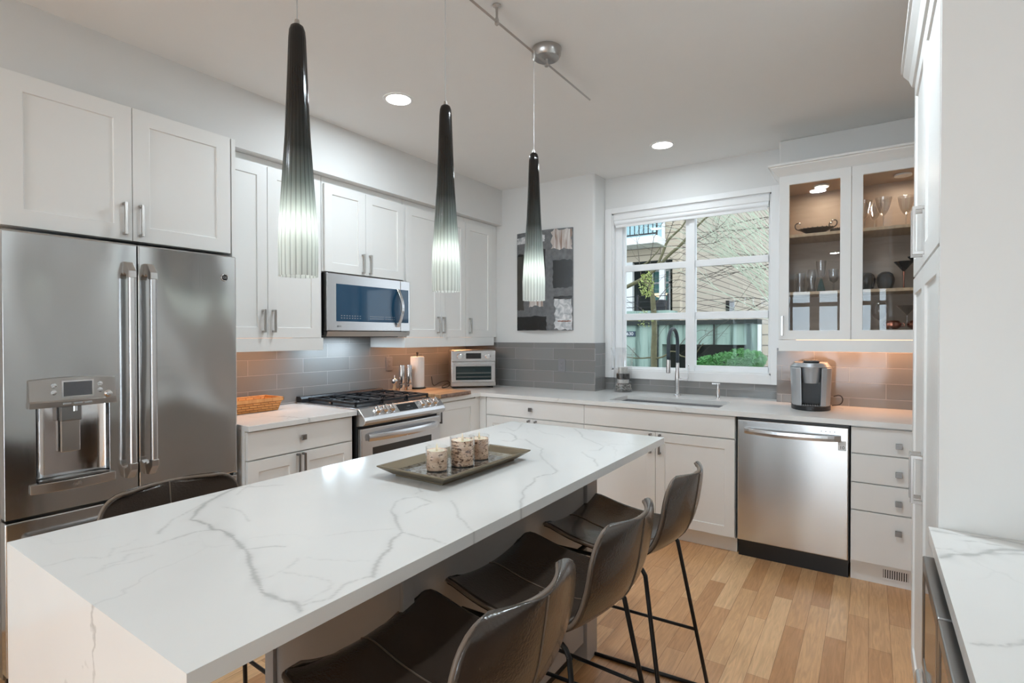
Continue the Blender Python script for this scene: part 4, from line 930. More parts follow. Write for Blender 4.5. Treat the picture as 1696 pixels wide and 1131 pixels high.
# monorail with three pendants
BXx, BZ = -1.300, 2.700
c = thing('monorail_track', (BXx, 2.2, ZH), 'brushed nickel ceiling track bar with round canopy above the island', 'ceiling light')
MB().tube([(BXx, .55, BZ), (BXx, 2.700, BZ)], .0065, 4, sq=False).build('rail', 'nickel', c)
MB().lathe([(.001, 0), (.070, 0), (.072, -.006), (.070, -.030), (.060, -.046), (.001, -.050)], (BXx, 2.225, ZH - .0005), 40).build('canopy', 'nickel', c, smooth=35)
for y in (2.225,): MB().cyl((BXx, y, BZ - .016), .008, .045, n=12).build('connector', 'nickel', c, smooth=40)
for y in (1.815, .75):
    q = MB().lathe([(.017, ZH - BZ - .001), (.017, ZH - BZ - .006), (.006, ZH - BZ - .012), (.005, .02), (.009, .006), (.009, -.010), (.004, -.016), (.0005, -.016)], (BXx, y, BZ), 16); q.build('standoff', 'nickel', c, smooth=35)
# smoked glass fading to frosted white: the glass itself is tinted over its length
m, nt, b, out = new_mat('smoke_to_frost_glass'); L = nt.links.new
tc, sp, mr, cr, n1, tl, ms, gm = nodes(nt, 'TexCoord', 'SeparateXYZ', 'MapRange', 'ValToRGB', 'TexNoise', 'BsdfTranslucent', 'MixShader', 'MapRange')
L(tc.outputs['Object'], sp.inputs[0]); L(sp.outputs['Z'], mr.inputs['Value']); mr.inputs['From Min'].default_value = -.65; mr.inputs['From Max'].default_value = 0
L(mr.outputs[0], cr.inputs['Fac']); e = cr.color_ramp.elements
e[0].position = 0; e[0].color = (.88, .91, .89, 1); e[1].position = 1; e[1].color = (.008, .006, .005, 1)
for p, k_ in ((.22, (.80, .85, .82, 1)), (.33, (.36, .41, .39, 1)), (.48, (.065, .072, .066, 1)), (.68, (.02, .018, .015, 1))):
    x = e.new(p); x.color = k_
at2, mul_, sn, pw_, rr, mxr = nodes(nt, 'Math', 'Math', 'Math', 'MapRange', 'MapRange', 'MixRGB')
at2.operation = 'ARCTAN2'; L(sp.outputs['Y'], at2.inputs[0]); L(sp.outputs['X'], at2.inputs[1]); mul_.operation = 'MULTIPLY'; L(at2.outputs[0], mul_.inputs[0]); mul_.inputs[1].default_value = 22
sn.operation = 'COSINE'; L(mul_.outputs[0], sn.inputs[0]); rr.inputs['From Min'].default_value = -1; rr.inputs['From Max'].default_value = -.55; rr.inputs['To Min'].default_value = .52; rr.inputs['To Max'].default_value = 1; L(sn.outputs[0], rr.inputs['Value'])
mxr.blend_type = 'MULTIPLY'; mxr.inputs['Fac'].default_value = 1; L(cr.outputs[0], mxr.inputs['Color1']); L(rr.outputs[0], mxr.inputs['Color2']); cr = mxr
L(cr.outputs[0], b.inputs['Base Color']); S(b, Roughness=.12); b.inputs['Coat Weight'].default_value = .5
L(cr.outputs[0], tl.inputs['Color']); gm.inputs['From Min'].default_value = .15; gm.inputs['From Max'].default_value = .9; gm.inputs['To Min'].default_value = .62; gm.inputs['To Max'].default_value = .35
L(mr.outputs[0], gm.inputs['Value']); L(gm.outputs[0], ms.inputs['Fac']); L(b.outputs[0], ms.inputs[1]); L(tl.outputs[0], ms.inputs[2]); L(ms.outputs[0], out.inputs['Surface'])
M['pglass'] = m
M['cord'] = mat('silver_cord', (.45, .45, .45), .4, .4)
def pendant(y, label):
    zt, zb = 2.238, 1.552
    c = thing('pendant_light', (BXx, y, zt), label, 'pendant light', group='smoked glass cone pendants over the island')
    H_ = zt - zb
    pr = [(.0005, 0), (.010, -.001), (.0165, -.006), (.0205, -.018), (.0225, -.04), (.0265, -.15), (.0325, -.30), (.0405, -.42), (.0480, -.53), (.0515, -.60), (.0508, -H_), (.0480, -H_), (.0487, -.60), (.0452, -.53), (.0378, -.42), (.0297, -.30), (.0237, -.15), (.018, -.04), (.0005, -.03)]
    q = MB().lathe(pr, (BXx, y, zt), 88, flute=22, amp=.018, cap=False); q.build('glass_shade', 'pglass', c, smooth=60)
    MB().lathe([(.0005, .012), (.006, .012), (.008, .0), (.0005, 0)], (BXx, y, zt), 12).build('top_cap', 'nickel', c, smooth=40)
    MB().tube([(BXx, y, zt + .010), (BXx, y, BZ - .012)], .0014, 6).build('cord', 'cord', c)
    MB().lathe([(.0005, .010), (.008, .008), (.009, -.03), (.004, -.04), (.0005, -.04)], (BXx, y, BZ), 12).build('rail_connector', 'nickel', c, smooth=40)
    MB().lathe([(.012, -.44), (.012, -.50), (.0005, -.50)], (BXx, y, zt), 12).build('socket', 'trimw', c)
    MB().sphere((BXx, y, zt - .548), .021, 16, 1.35).build('bulb', 'bulb', c, smooth=True)
pendant(.880, 'smoked glass cone pendant nearest the camera, left of the three')
pendant(1.490, 'smoked glass cone pendant in the middle of the three')
pendant(2.108, 'smoked glass cone pendant farthest right, hanging before the painting')
# under cabinet lighting fixtures
def strip(x0, x1, y0, y1, z, lb, e=1.0, c_=(1, .48, .24)):
    o = MB().box(x0, x1, y0, y1, z - .010, z - .0005).build('under_cabinet_light', 'led'); tag(o, lb, 'light')
    horiz = (x1 - x0) > (y1 - y0)
    area('under_cabinet_glow', ((x0 + x1) / 2, (y0 + y1) / 2, z - .012), (0, 0, 0), max(.02, x1 - x0), max(.02, y1 - y0), e, c_)
strip(-3.20, -3.17, 1.60, 2.10, 1.376, 'warm light strip under the wall cabinet beside the refrigerator', 1.3)
strip(-3.20, -3.17, 3.00, 3.60, 1.376, 'warm light strip under the wall cabinet right of the microwave', 1.5)
strip(-3.20, -3.17, 3.68, 4.00, 1.376, 'warm light strip under the corner wall cabinet', .9)
strip(-.42, .30, 4.09, 4.12, 1.362, 'warm light strip under the glass display cabinet', 2.4)
area('hood_lamp', (-3.20, 2.38, 1.378), (0, 0, 0), .12, .16, 1.7, (.72, .88, 1.0)); area('hood_lamp', (-3.20, 2.62, 1.378), (0, 0, 0), .12, .16, 1.7, (.72, .88, 1.0))
area('display_cabinet_puck', (-.27, 4.02, gz1 - .072), (0, 0, 0), .07, .07, 1.0, (1, .86, .70), 'DISK'); area('display_cabinet_puck', (.16, 4.02, gz1 - .072), (0, 0, 0), .07, .07, 1.0, (1, .86, .70), 'DISK')  # right-hand puck lamp is added fill for that half of the cabinet
# ================================================================== COUNTER OBJECTS
# cutting board
o = MB().box(-3.300, -2.680, 3.010, 3.372, CT + .0005, CT + .0305); cbd = thing('cutting_board', (-2.99, 3.19, CT), 'live edge wooden cutting board on the counter right of the range', 'cutting board')
o.build('board', 'board', cbd, bevel=.003)
mb = MB(); vs = []; fs = []; random.seed(3)
n = 24
for i in range(n + 1):
    y = 3.012 + .358 * i / n; w_ = .004 + .006 * random.random()
    vs += [(-2.680, y, CT + .001), (-2.680 + w_, y, CT + .006), (-2.680 + w_ * .7, y, CT + .024), (-2.680, y, CT + .030)]
for i in range(n):
    for k in range(3): fs.append((i * 4 + k, i * 4 + k + 1, i * 4 + 5 + k, i * 4 + 4 + k))
mb.add(vs, fs).build('bark_edge', 'boardedge', cbd, smooth=True)
BT = CT + .031
# paper towel
c = thing('paper_towel_holder', (-3.165, 3.262, BT), 'white paper towel roll on a dark stand on the cutting board', 'paper towel holder')
MB().lathe([(.001, 0), (.072, 0), (.072, .008), (.001, .012)], (-3.165, 3.262, BT), 28).build('base', 'black', c, smooth=30)
MB().lathe([(.020, .012), (.056, .012), (.058, .016), (.058, .262), (.055, .268), (.020, .268)], (-3.165, 3.262, BT), 36).build('paper_roll', 'paper', c, smooth=40)
q = MB(); q.tube([(-3.165, 3.262, BT + .01), (-3.165, 3.262, BT + .285), (-3.165, 3.250, BT + .303), (-3.165, 3.274, BT + .303), (-3.165, 3.263, BT + .283)], .004, 8, smooth=2); q.build('rod', 'black', c, smooth=True)
# mills
def mill(x, y, label):
    c = thing('spice_mill', (x, y, BT), label, 'spice mill', group='stainless spice mills beside the paper towels')
    MB().lathe([(.001, 0), (.025, 0), (.026, .004), (.026, .046), (.0225, .05), (.0225, .054), (.023, .056), (.023, .195), (.021, .203), (.012, .207), (.001, .208)], (x, y, BT), 28).build('mill_body', 'chrome', c, smooth=30)
    MB().lathe([(.0233, .052), (.0233, .056)], (x, y, BT), 28).build('band', 'black', c)
mill(-3.175, 3.092, 'left one of the two tall stainless spice mills on the board'); mill(-3.150, 3.150, 'right one of the two tall stainless spice mills, touching the paper towels')
c = thing('chrome_bottle_stopper', (-3.20, 3.035, BT), 'small chrome ball topped salt grinder at the left end of the cutting board', 'salt shaker')
MB().lathe([(.001, 0), (.022, 0), (.020, .01), (.012, .03), (.010, .05)], (-3.20, 3.035, BT), 20).build('base', 'board', c, smooth=40)
MB().sphere((-3.20, 3.035, BT + .076), .028, 20).build('ball', 'chrome', c, smooth=True)
MB().cyl((-3.20, 3.035, BT + .103), .006, .02, n=12).build('stem', 'chrome', c, smooth=40)
c.name = 'salt_grinder'; ORG[c.name] = ORG.get('chrome_bottle_stopper')
# outlets
def outlet(T, u, v, label):
    c = thing('wall_outlet', T(0, u, v), label, 'outlet')
    MB(T).box(.0005, .006, u - .036, u + .036, v - .058, v + .058).build('cover_plate', 'greyplastic', c, bevel=.003)
    q = MB(T); q.box(.006, .0085, u - .017, u + .017, v - .034, v + .034); q.build('receptacle', 'greyplastic', c, bevel=.001)
    q = MB(T)
    for s in (-1, 1): q.box(.0085, .0088, u - .007, u - .005, v + s * .018 - .004, v + s * .018 + .004); q.box(.0085, .0088, u + .005, u + .007, v + s * .018 - .004, v + s * .018 + .004); q.box(.0085, .0088, u - .002, u + .002, v + s * .018 - .011, v + s * .018 - .008)
    q.build('slots', 'black', c); return c
outlet(FY(YA - .009), -2.262, 1.127, 'grey wall outlet on the tile below the painting')
outlet(FX(XW + .009), 3.115, 1.155, 'grey wall outlet on the tile behind the spice mills')
# toaster oven
LOCAL[0] = True
TH = math.radians(45)     # front turned toward the room, local front = -y
c = thing('toaster_oven', (-2.962, 3.768, CT), 'stainless countertop toaster oven standing in the counter corner', 'toaster oven', rz=TH)
W, D, Hh, z0 = .205, .285, .345, .018
MB().box(-W, W, .012, D, z0, Hh).build('shell', 'nickel', c, bevel=.014, segs=3)
for sx in (-1, 1):
    for yy in (.04, D - .05): MB().cyl((sx * (W - .035), yy, .0005), .014, z0, n=14).build('foot', 'black', c)
MB().box(-W + .006, W - .006, -.004, .012, .245, .338).build('control_panel', 'steelH', c, bevel=.003)
MB().box(-W + .004, W - .004, .000, .011, .020, .054).build('lower_panel', 'nickel', c, bevel=.003)
d = MB().box(-W + .010, W - .010, -.010, .011, .058, .238).build('door', 'steelH', c, bevel=.003)
M['tealglass'] = mat('teal_dark_glass', (.010, .022, .024), .08, 0, .1)
MB().box(-W + .045, W - .045, -.0115, -.010, .078, .200).build('window', 'tealglass', d)
q = MB(); [q.box(-W + .05, W - .05, -.0122, -.0116, z, z + .0018) for z in (.10, .108, .135, .142)]; q.build('rack_lines', 'nickel', d)
q = MB(); q.box(-W + .035, W - .035, -.040, -.030, .212, .226); q.box(-W + .06, -W + .08, -.032, -.008, .213, .225); q.box(W - .08, W - .06, -.032, -.008, .213, .225); q.build('handle', 'steelH', d, bevel=.003)
MB().box(-.068, .068, -.006, -.004, .268, .318).build('display', 'black', c)
for sx in (-1, 1):
    k_ = MB().lathe([(.026, -.003), (.025, -.018), (.018, -.022), (.018, -.026), (.0005, -.026)], (0, 0, 0), 24, 'y').build('knob', 'chrome', c, smooth=35); k_.location = (sx * .128, -.001, .292)
for sx in (-1, 1):
    for z in (.280, .306): MB().cyl((sx * .083, -.0045, z), .007, -.004, 'y', 12).build('button', 'chrome', c)
LOCAL[0] = False
c = thing('power_cord', (-3.2, 3.66, CT), 'black power cord looping on the counter left of the toaster oven', 'cord')
MB().tube([(-3.20, 3.80, CT + .05), (-3.24, 3.70, CT + .03), (-3.22, 3.62, CT + .008), (-3.16, 3.60, CT + .006), (-3.14, 3.66, CT + .03), (-3.20, 3.70, CT + .065), (-3.27, 3.66, CT + .05), (-3.30, 3.60, CT + .008), (-3.335, 3.62, CT + .10)], .004, 8, smooth=2).build('cable', 'black', c, smooth=True)
# woven basket
m, nt, b, out = new_mat('woven_splint'); L = nt.links.new
tc, sp, cb, br, nz, mx = nodes(nt, 'TexCoord', 'SeparateXYZ', 'CombineXYZ', 'TexBrick', 'TexNoise', 'MixRGB')
L(tc.outputs['Object'], sp.inputs[0]); ad, = nodes(nt, 'Math'); L(sp.outputs['Y'], ad.inputs[0]); L(sp.outputs['X'], ad.inputs[1]); L(ad.outputs[0], cb.inputs['X']); L(sp.outputs['Z'], cb.inputs['Y']); L(cb.outputs[0], br.inputs['Vector'])
br.inputs['Scale'].default_value = 1; br.inputs['Brick Width'].default_value = .05; br.inputs['Row Height'].default_value = .015; br.inputs['Mortar Size'].default_value = .0022; br.inputs['Mortar Smooth'].default_value = .8
br.inputs['Color1'].default_value = (.55, .24, .065, 1); br.inputs['Color2'].default_value = (.68, .33, .10, 1); br.inputs['Mortar'].default_value = (.30, .11, .025, 1)
L(br.outputs['Color'], b.inputs['Base Color']); S(b, Roughness=.5); bp, = nodes(nt, 'Bump'); bp.invert = True; bp.inputs['Distance'].default_value = .006; L(br.outputs['Fac'], bp.inputs['Height']); L(bp.outputs[0], b.inputs['Normal']); M['weave'] = m
M['splint'] = woodgrain('basket_rim_splint', (.55, .25, .08), (.72, .38, .14), (3, 20, 3), .5); M['cloth'] = mat('patterned_liner', (.62, .58, .52), .9, 0, .35, 60)
c = thing('woven_basket', (-3.23, 1.80, CT), 'low honey coloured woven splint basket on the counter beside the refrigerator', 'basket')
def bk(A, name, m, parent, **k): return rectloft(A, -3.228, 1.795, CT + .001).build(name, m, parent, **k)
b_ = bk([(.080, .185, 0), (.098, .208, .075), (.094, .204, .075), (.077, .182, .006)], 'basket_body', 'weave', c, bevel=.004)
q = MB()
for hx, hy, t in ((.102, .212, .0),): 
    P_ = [(-3.228 - hx, 1.795 - hy), (-3.228 + hx, 1.795 - hy), (-3.228 + hx, 1.795 + hy), (-3.228 - hx, 1.795 + hy)]
    q.box(P_[0][0], P_[1][0], P_[0][1], P_[0][1] + .007, CT + .062, CT + .084); q.box(P_[0][0], P_[1][0], P_[2][1] - .007, P_[2][1], CT + .062, CT + .084); q.box(P_[0][0], P_[0][0] + .007, P_[0][1], P_[2][1], CT + .062, CT + .084); q.box(P_[1][0] - .007, P_[1][0], P_[0][1], P_[2][1], CT + .062, CT + .084)
q.build('rim', 'splint', c, bevel=.002)
bk([(.075, .180, .045), (.085, .19, .05), (.075, .18, .058), (.04, .12, .052)], 'cloth_liner', 'cloth', c, bevel=.006)
# faucet
c = thing('kitchen_faucet', (-1.263, 4.208, CT), 'steel faucet with black spring arc spout behind the sink', 'faucet')
fx, fy = -1.263, 4.208
MB().lathe([(.001, 0), (.027, 0), (.027, .006), (.0145, .012), (.0150, .06), (.019, .115), (.019, .15), (.0150, .20), (.0125, .262), (.001, .262)], (fx, fy, CT), 28).build('body', 'steelH', c, smooth=35)
arc = [(fx, fy, CT + .26), (fx, fy, 1.33)] + [(fx, 4.094 + .114 * math.cos(a), 1.33 + .112 * math.sin(a)) for a in [PI * i / 12 for i in range(1, 12)]] + [(fx, 3.98, 1.33), (fx, 3.98, 1.208)]
MB().tube(arc, .0135, 14, smooth=1).build('hose_spout', 'rubber', c, smooth=True)
MB().lathe([(.001, 0), (.0155, 0), (.0165, .01), (.0145, .10), (.001, .10)], (fx, 3.98, 1.106), 20).build('spray_head', 'steelH', c, smooth=35)
MB().tube([(fx + .012, fy, 1.045), (fx + .078, fy, 1.045)], .0125, 14).build('valve_stem', 'steelH', c, smooth=40)
MB().tube([(fx + .078, fy, 1.045), (fx + .086, fy, 1.055), (fx + .088, fy, 1.165)], .0048, 10, smooth=1).build('lever', 'steelH', c, smooth=True)
c = thing('soap_dispenser', (-.940, 4.139, CT), 'small steel soap pump set in the counter right of the faucet', 'soap dispenser')
MB().lathe([(.001, 0), (.019, 0), (.019, .004), (.0125, .008), (.0125, .06), (.010, .064), (.010, .10), (.014, .102), (.014, .114), (.001, .114)], (-.940, 4.139, CT), 22).build('pump_body', 'steelH', c, smooth=35)
MB().box(-.985, -.925, 4.131, 4.147, CT + .108, CT + .119).build('nozzle', 'steelH', c, bevel=.003)
# hurricane vase with pebbles and candle
vx, vy = -1.737, 4.255
c = thing('hurricane_vase', (vx, vy, CT), 'flared clear glass vase holding pebbles and a banded candle, left of the faucet', 'vase')
MB().lathe([(.001, 0), (.076, 0), (.078, .004), (.078, .14), (.080, .26), (.088, .33), (.106, .372), (.104, .373), (.085, .33), (.0775, .26), (.0755, .14), (.0755, .006), (.001, .006)], (vx, vy, CT + .0005), 48).build('glass_vase', 'tglass', c, smooth=40)
M['pebble'] = mat('grey_pebbles', (.34, .32, .30), .6, 0, .6, 40); M['bandc'] = mat('grey_candle_wrap', (.50, .49, .47), .6, 0, .35, 50)
random.seed(11)
pb = thing('pebbles', (vx, vy, CT + .01), 'grey and cream pebbles filling the bottom of the glass vase', 'pebbles')
q = MB()
for k in range(170):
    a = random.random() * 2 * PI; rr = .064 * math.sqrt(random.random()); z = CT + .017 + .045 * random.random()
    q.sphere((vx + rr * math.cos(a), vy + rr * math.sin(a), z), .006 + .0045 * random.random(), 8, .7)
bpy.data.objects.remove(pb); pb = q.build('pebbles', 'pebble', smooth=True, loc=(vx, vy, CT + .01)); tag(pb, 'grey and cream pebbles filling the bottom of the glass vase', 'pebbles', kind='stuff')
cn = thing('banded_candle', (vx, vy, CT + .078), 'grey candle with a wide black band standing inside the glass vase', 'candle')
MB().cyl((vx, vy, CT + .0735), .050, .062, n=28).build('wax', 'bandc', cn, smooth=40); MB().lathe([(.0505, .118 - .012), (.055, .110), (.055, .150), (.0505, .154)], (vx, vy, CT), 28).build('black_band', 'black', cn, smooth=40)
MB().cyl((vx, vy, CT + .1545), .042, .052, n=28).build('candle_top', 'bandc', cn, smooth=40)
# coffee maker
LOCAL[0] = True
c = thing('coffee_maker', (-.318, 3.925, CT), 'silver and black single serve coffee maker on the counter by the brown tiles', 'coffee maker', rz=math.radians(6))
def oval(hx, f, n=14): # footprint with bowed front, from left-back round the front to right-back
    return [(-hx, .13)] + [(hx * math.sin(-PI / 2 + PI * i / n), -f * math.cos(-PI / 2 + PI * i / n) * 1.0) for i in range(n + 1)] + [(hx, .13)]
def slab(hx, f, z0, z1, name, m, parent, hx2=None, bevel=.003):
    A_ = oval(hx, f); B_ = oval(hx2 or hx, f); n = len(A_)
    return MB().add([(x, y, z0) for x, y in A_] + [(x, y, z1) for x, y in B_], [tuple(range(n)), tuple(range(n, 2 * n))] + [(i, (i + 1) % n, n + (i + 1) % n, n + i) for i in range(n)]).build(name, m, parent, bevel=bevel, smooth=30)
slab(.112, .135, .001, .030, 'drip_base', 'black', c)
for sx in (-1, 1):
    P_ = [(sx * .055, -.105), (sx * .085, -.092), (sx * .106, -.055), (sx * .116, 0), (sx * .116, .125), (sx * .055, .125)]; n = 6
    MB().add([(x * .93, y, .012) for x, y in P_] + [(x * 1.03, y, .270) for x, y in P_], [tuple(range(n)), tuple(range(n, 2 * n))] + [(i, (i + 1) % n, n + (i + 1) % n, n + i) for i in range(n)]).build('side_column', 'silverpl', c, bevel=.006, segs=3)
MB().box(-.055, .055, .0, .125, .03, .25).build('back_panel', 'black', c)
slab(.118, .118, .272, .300, 'top_deck', 'silverpl', c, .095)
MB().lathe([(.040, .170), (.043, .172), (.051, .235), (.056, .262), (.058, .270), (.058, .290), (.05, .298), (.001, .300)], (0, -.058, 0), 32).build('brew_head', 'silverpl', c, smooth=40)
MB().box(-.046, .046, -.10, .02, .3005, .316).build('control_top', 'black', c, bevel=.008)
q = MB(); [q.cyl((-.03 + .02 * i, -.08 + .012 * (i % 2), .3162), .0045, .001, n=10) for i in range(4)]; q.build('button', 'trimw', c)
q = MB(); [q.box(-.048 + .0135 * i, -.040 + .0135 * i, -.10, -.02, .0305, .033) for i in range(8)]; q.build('drip_grille', 'nickel', c)
MB().box(-.112, .112, .126, .160, .03, .262).build('water_tank', 'black', c, bevel=.008)
LOCAL[0] = False
c = MB().tube([(-.20, 4.10, CT + .07), (-.165, 4.10, CT + .085), (-.145, 4.11, CT + .055), (-.16, 4.12, CT + .015), (-.21, 4.12, CT + .008)], .0035, 8, smooth=2).build('power_cord', 'black', smooth=True, loc=(-.17, 4.11, CT)); tag(c, 'black power cord curling out behind the coffee maker', 'cord')

# ================================================================== PAINTING
pc = thing('abstract_painting', (-2.443, YA, 1.885), 'abstract black, grey and white bowed canvas hanging left of the window', 'painting')
px0, px1, pz0, pz1 = -2.733, -2.154, 1.436, 2.334
def PY(u): return YA - .014 - .036 * math.sin(PI * min(1, max(0, u)))
def ppt(u, v, w=0): return (px0 + (px1 - px0) * u, PY(u) - w, pz1 - (pz1 - pz0) * v)
vs = []; n = 20
for v in (0, 1):
    for i in range(n + 1): vs.append(ppt(i / n, v))
    for i in range(n, -1, -1): p = ppt(i / n, v); vs.append((p[0], p[1] + .013, p[2]))
m_ = 2 * n + 2; fs = [tuple(range(m_)), tuple(range(m_, 2 * m_))] + [(i, (i + 1) % m_, m_ + (i + 1) % m_, m_ + i) for i in range(m_)]
M['paintgrey'] = mat('grey_impasto', (.13, .135, .14), .5, 0, .55, 26, bump=.5, bscale=90); M['paintblack'] = mat('black_paint', (.008, .0075, .0075), .35, 0, .5, 30, bump=.12, bscale=40)
M['paintwhite'] = woodgrain('white_brown_strokes', (.22, .13, .09), (.68, .66, .64), (26, 26, 3), .5); M['paintolive'] = mat('dark_olive_paint', (.045, .042, .034), .4, 0, .4, 14)
M['painticy'] = woodgrain('grey_white_strokes', (.28, .30, .32), (.70, .70, .70), (14, 14, 14), .5); M['rust'] = mat('rust_paint', (.22, .08, .04), .5, 0, .3)
MB().add(vs, fs).build('canvas', 'paintgrey', pc, smooth=30)
def patch(u0, u1, v0, v1, m, seed, jag=.009, lift=.0012):
    random.seed(seed); nu, nv = 8, 10
    vs = []
    for j in range(nv + 1):
        for i in range(nu + 1):
            u = u0 + (u1 - u0) * i / nu; v = v0 + (v1 - v0) * j / nv
            if i in (0, nu): u += random.uniform(-jag, jag)
            if j in (0, nv): v += random.uniform(-jag, jag) * .7
            u = min(.998, max(.002, u)); v = min(.998, max(.002, v)); vs.append(ppt(u, v, lift if 0 < i < nu and 0 < j < nv else .0006))
    fs = [(j * (nu + 1) + i, j * (nu + 1) + i + 1, (j + 1) * (nu + 1) + i + 1, (j + 1) * (nu + 1) + i) for j in range(nv) for i in range(nu)]
    MB().add(vs, fs).build('paint_patch', m, pc, smooth=True)
patch(.01, .55, .045, .115, 'painticy', 1); patch(.67, .99, .01, .20, 'paintwhite', 2, .02); patch(.69, .995, .31, .58, 'paintblack', 3)
patch(.72, .99, .69, .99, 'painticy', 4, .02); patch(.70, .995, .665, .69, 'paintblack', 14, .008, .003); patch(.005, .58, .855, .995, 'paintblack', 5); patch(.005, .145, .225, .79, 'paintolive', 6)
patch(.02, .13, .215, .24, 'paintblack', 12, .006, .003); patch(.25, .53, .20, .76, 'paintwhite', 7, .02); patch(.50, .565, .19, .60, 'paintblack', 8, .008, .0015); patch(.76, .98, .905, .915, 'rust', 9, .004, .003); patch(.70, .98, .21, .30, 'paintgrey', 10, .02)

# ================================================================== GLASSWARE
ZS = (1.4265, 1.6725, 2.0465)
M['wglass'] = glassy('drinking_glass', (.86, .86, .86), 0, 1.6); M['blueglass'] = glassy('blue_glass', (.25, .62, .70), 0, 1.5)
M['darkglass'] = mat('smoky_metal_glass', (.035, .038, .042), .14, .6, .05); M['copper'] = mat('copper_cup', (.55, .20, .13), .18, 1.0, .08)
def ware(name, cat, label, x, y, z, prof, m='wglass', foot=None, group=None, n=28):
    """stemware: bowl child (+ stem child)"""
    c = thing(name, (x, y, z), label, cat, group=group)
    outer = prof; inner = [(max(.0006, r_ - .0016), z_ + .0012) for r_, z_ in prof][::-1]
    MB().lathe(outer + inner, (x, y, z), n, cap=False).build('bowl', m, c, smooth=50)
    if foot: MB().lathe(foot, (x, y, z), n, cap=True).build('stem', foot_m[0], c, smooth=50)
    return c
foot_m = ['wglass']
def st_(h, r_=.030, s=.0042): return [(.0005, .0004), (r_, .0004), (r_ * .9, .003), (s * 1.5, .008), (s, .02), (s, h * .6), (s * 1.5, h)]
g1 = 'clear tumblers and flutes on the middle shelf'
ware('tall_tumbler', 'glass', 'straight clear tumbler at the left of the middle shelf', -.392, 4.03, ZS[1], [(.001, .001), (.030, .001), (.033, .13)], group=g1)
ware('pilsner_glass', 'glass', 'wavy clear beer glass second from left on the middle shelf', -.325, 4.02, ZS[1], [(.001, .001), (.030, .001), (.027, .02), (.022, .05), (.030, .09), (.031, .12), (.026, .15)], group=g1)
foot_m[0] = 'blueglass'
ware('champagne_flute', 'glass', 'tall flute with blue conical stem on the middle shelf', -.268, 3.99, ZS[1], [(.005, .085), (.022, .10), (.028, .14), (.034, .20)], foot=[(.0005, .0004), (.028, .0004), (.026, .004), (.006, .085)], group=g1)
foot_m[0] = 'wglass'
ware('cut_goblet', 'glass', 'clear knobbed stem goblet right of the blue flute', -.200, 4.02, ZS[1], [(.005, .055), (.026, .07), (.031, .10), (.034, .145)], foot=[(.0005, .0004), (.030, .0004), (.02, .004), (.006, .015), (.012, .025), (.005, .035), (.010, .045), (.005, .055)], group=g1)
ware('cut_goblet', 'glass', 'clear knobbed stem goblet at the right end behind the left glass door', -.132, 4.04, ZS[1], [(.005, .055), (.026, .07), (.031, .10), (.034, .150)], foot=[(.0005, .0004), (.030, .0004), (.02, .004), (.006, .015), (.012, .025), (.005, .035), (.010, .045), (.005, .055)], group=g1)
g2 = 'clear wine goblets on the top shelf'
for x, lb in ((-.035, 'leftmost clear wine goblet on the top shelf'), (.062, 'middle clear wine goblet on the top shelf'), (.175, 'rightmost clear wine goblet on the top shelf')):
    ware('wine_goblet', 'wine glass', lb, x, 4.02 - (.04 if x == .062 else 0), ZS[2], [(.005, .075), (.018, .085), (.030, .11), (.040, .145), (.047, .185)], foot=st_(.075, .034), group=g2)
ware('wine_goblet', 'wine glass', 'clear wine goblet standing behind the middle one on the top shelf', .018, 4.10, ZS[2], [(.005, .075), (.018, .085), (.030, .11), (.040, .145), (.046, .175)], foot=st_(.075, .034), group=g2)
g3 = 'dark rounded stemless glasses on the middle shelf'
for x, lb in ((-.020, 'dark rounded stemless glass, left one on the middle shelf'), (.075, 'dark rounded stemless glass, right one with bright stripes')):
    c = thing('stemless_glass', (x, 4.0, ZS[1]), lb, 'glass', group=g3)
    MB().lathe([(.030, .0006), (.0375, .012), (.047, .045), (.047, .065), (.038, .092), (.022, .106), (.0005, .110)], (x, 4.0, ZS[1]), 32).build('bowl', 'darkglass', c, smooth=50)
g4 = 'dark martini glasses on the middle shelf'
for x, y, h, lb in ((.168, 4.06, .170, 'dark cone martini glass nearer the left on the middle shelf'), (.232, 3.96, .185, 'dark cone martini glass at the right edge of the middle shelf')):
    c = thing('martini_glass', (x, y, ZS[1]), lb, 'glass', group=g4)
    MB().lathe([(.004, h - .06), (.052, h), (.050, h), (.003, h - .056)], (x, y, ZS[1]), 28, cap=False).build('bowl', 'darkglass', c, smooth=40)
    MB().lathe(st_(h - .06, .034, .004), (x, y, ZS[1]), 24).build('stem', 'copper', c, smooth=40)
ware('balloon_glass', 'wine glass', 'clear balloon wine glass at the left of the bottom shelf', .045, 4.00, ZS[0], [(.005, .055), (.030, .07), (.045, .10), (.045, .125), (.034, .165)], foot=st_(.055, .034))
ware('martini_glass', 'glass', 'clear martini glass behind the copper cups on the bottom shelf', .185, 4.04, ZS[0], [(.004, .085), (.056, .145)], foot=st_(.085, .034))
for x, y, lb in ((.108, 3.955, 'shiny copper bowl cup in the middle of the bottom shelf'), (.228, 3.95, 'shiny copper bowl cup at the right of the bottom shelf')):
    c = thing('copper_cup', (x, y, ZS[0]), lb, 'cup', group='copper cups on the bottom shelf')
    MB().lathe([(.0005, .0006), (.024, .0006), (.044, .012), (.050, .028), (.040, .046), (.030, .052), (.028, .050), (.036, .043), (.044, .028), (.0005, .008)], (x, y, ZS[0]), 28, cap=False).build('cup_body', 'copper', c, smooth=60)
    MB().tube([(x + .045, y - .01, ZS[0] + .038), (x + .060, y - .014, ZS[0] + .034), (x + .060, y - .014, ZS[0] + .018), (x + .046, y - .01, ZS[0] + .014)], .003, 8, smooth=1).build('cup_handle', 'copper', c, smooth=True)
M['darkmetal'] = mat('oxidised_metal', (.06, .05, .042), .3, .8, .2, 30)
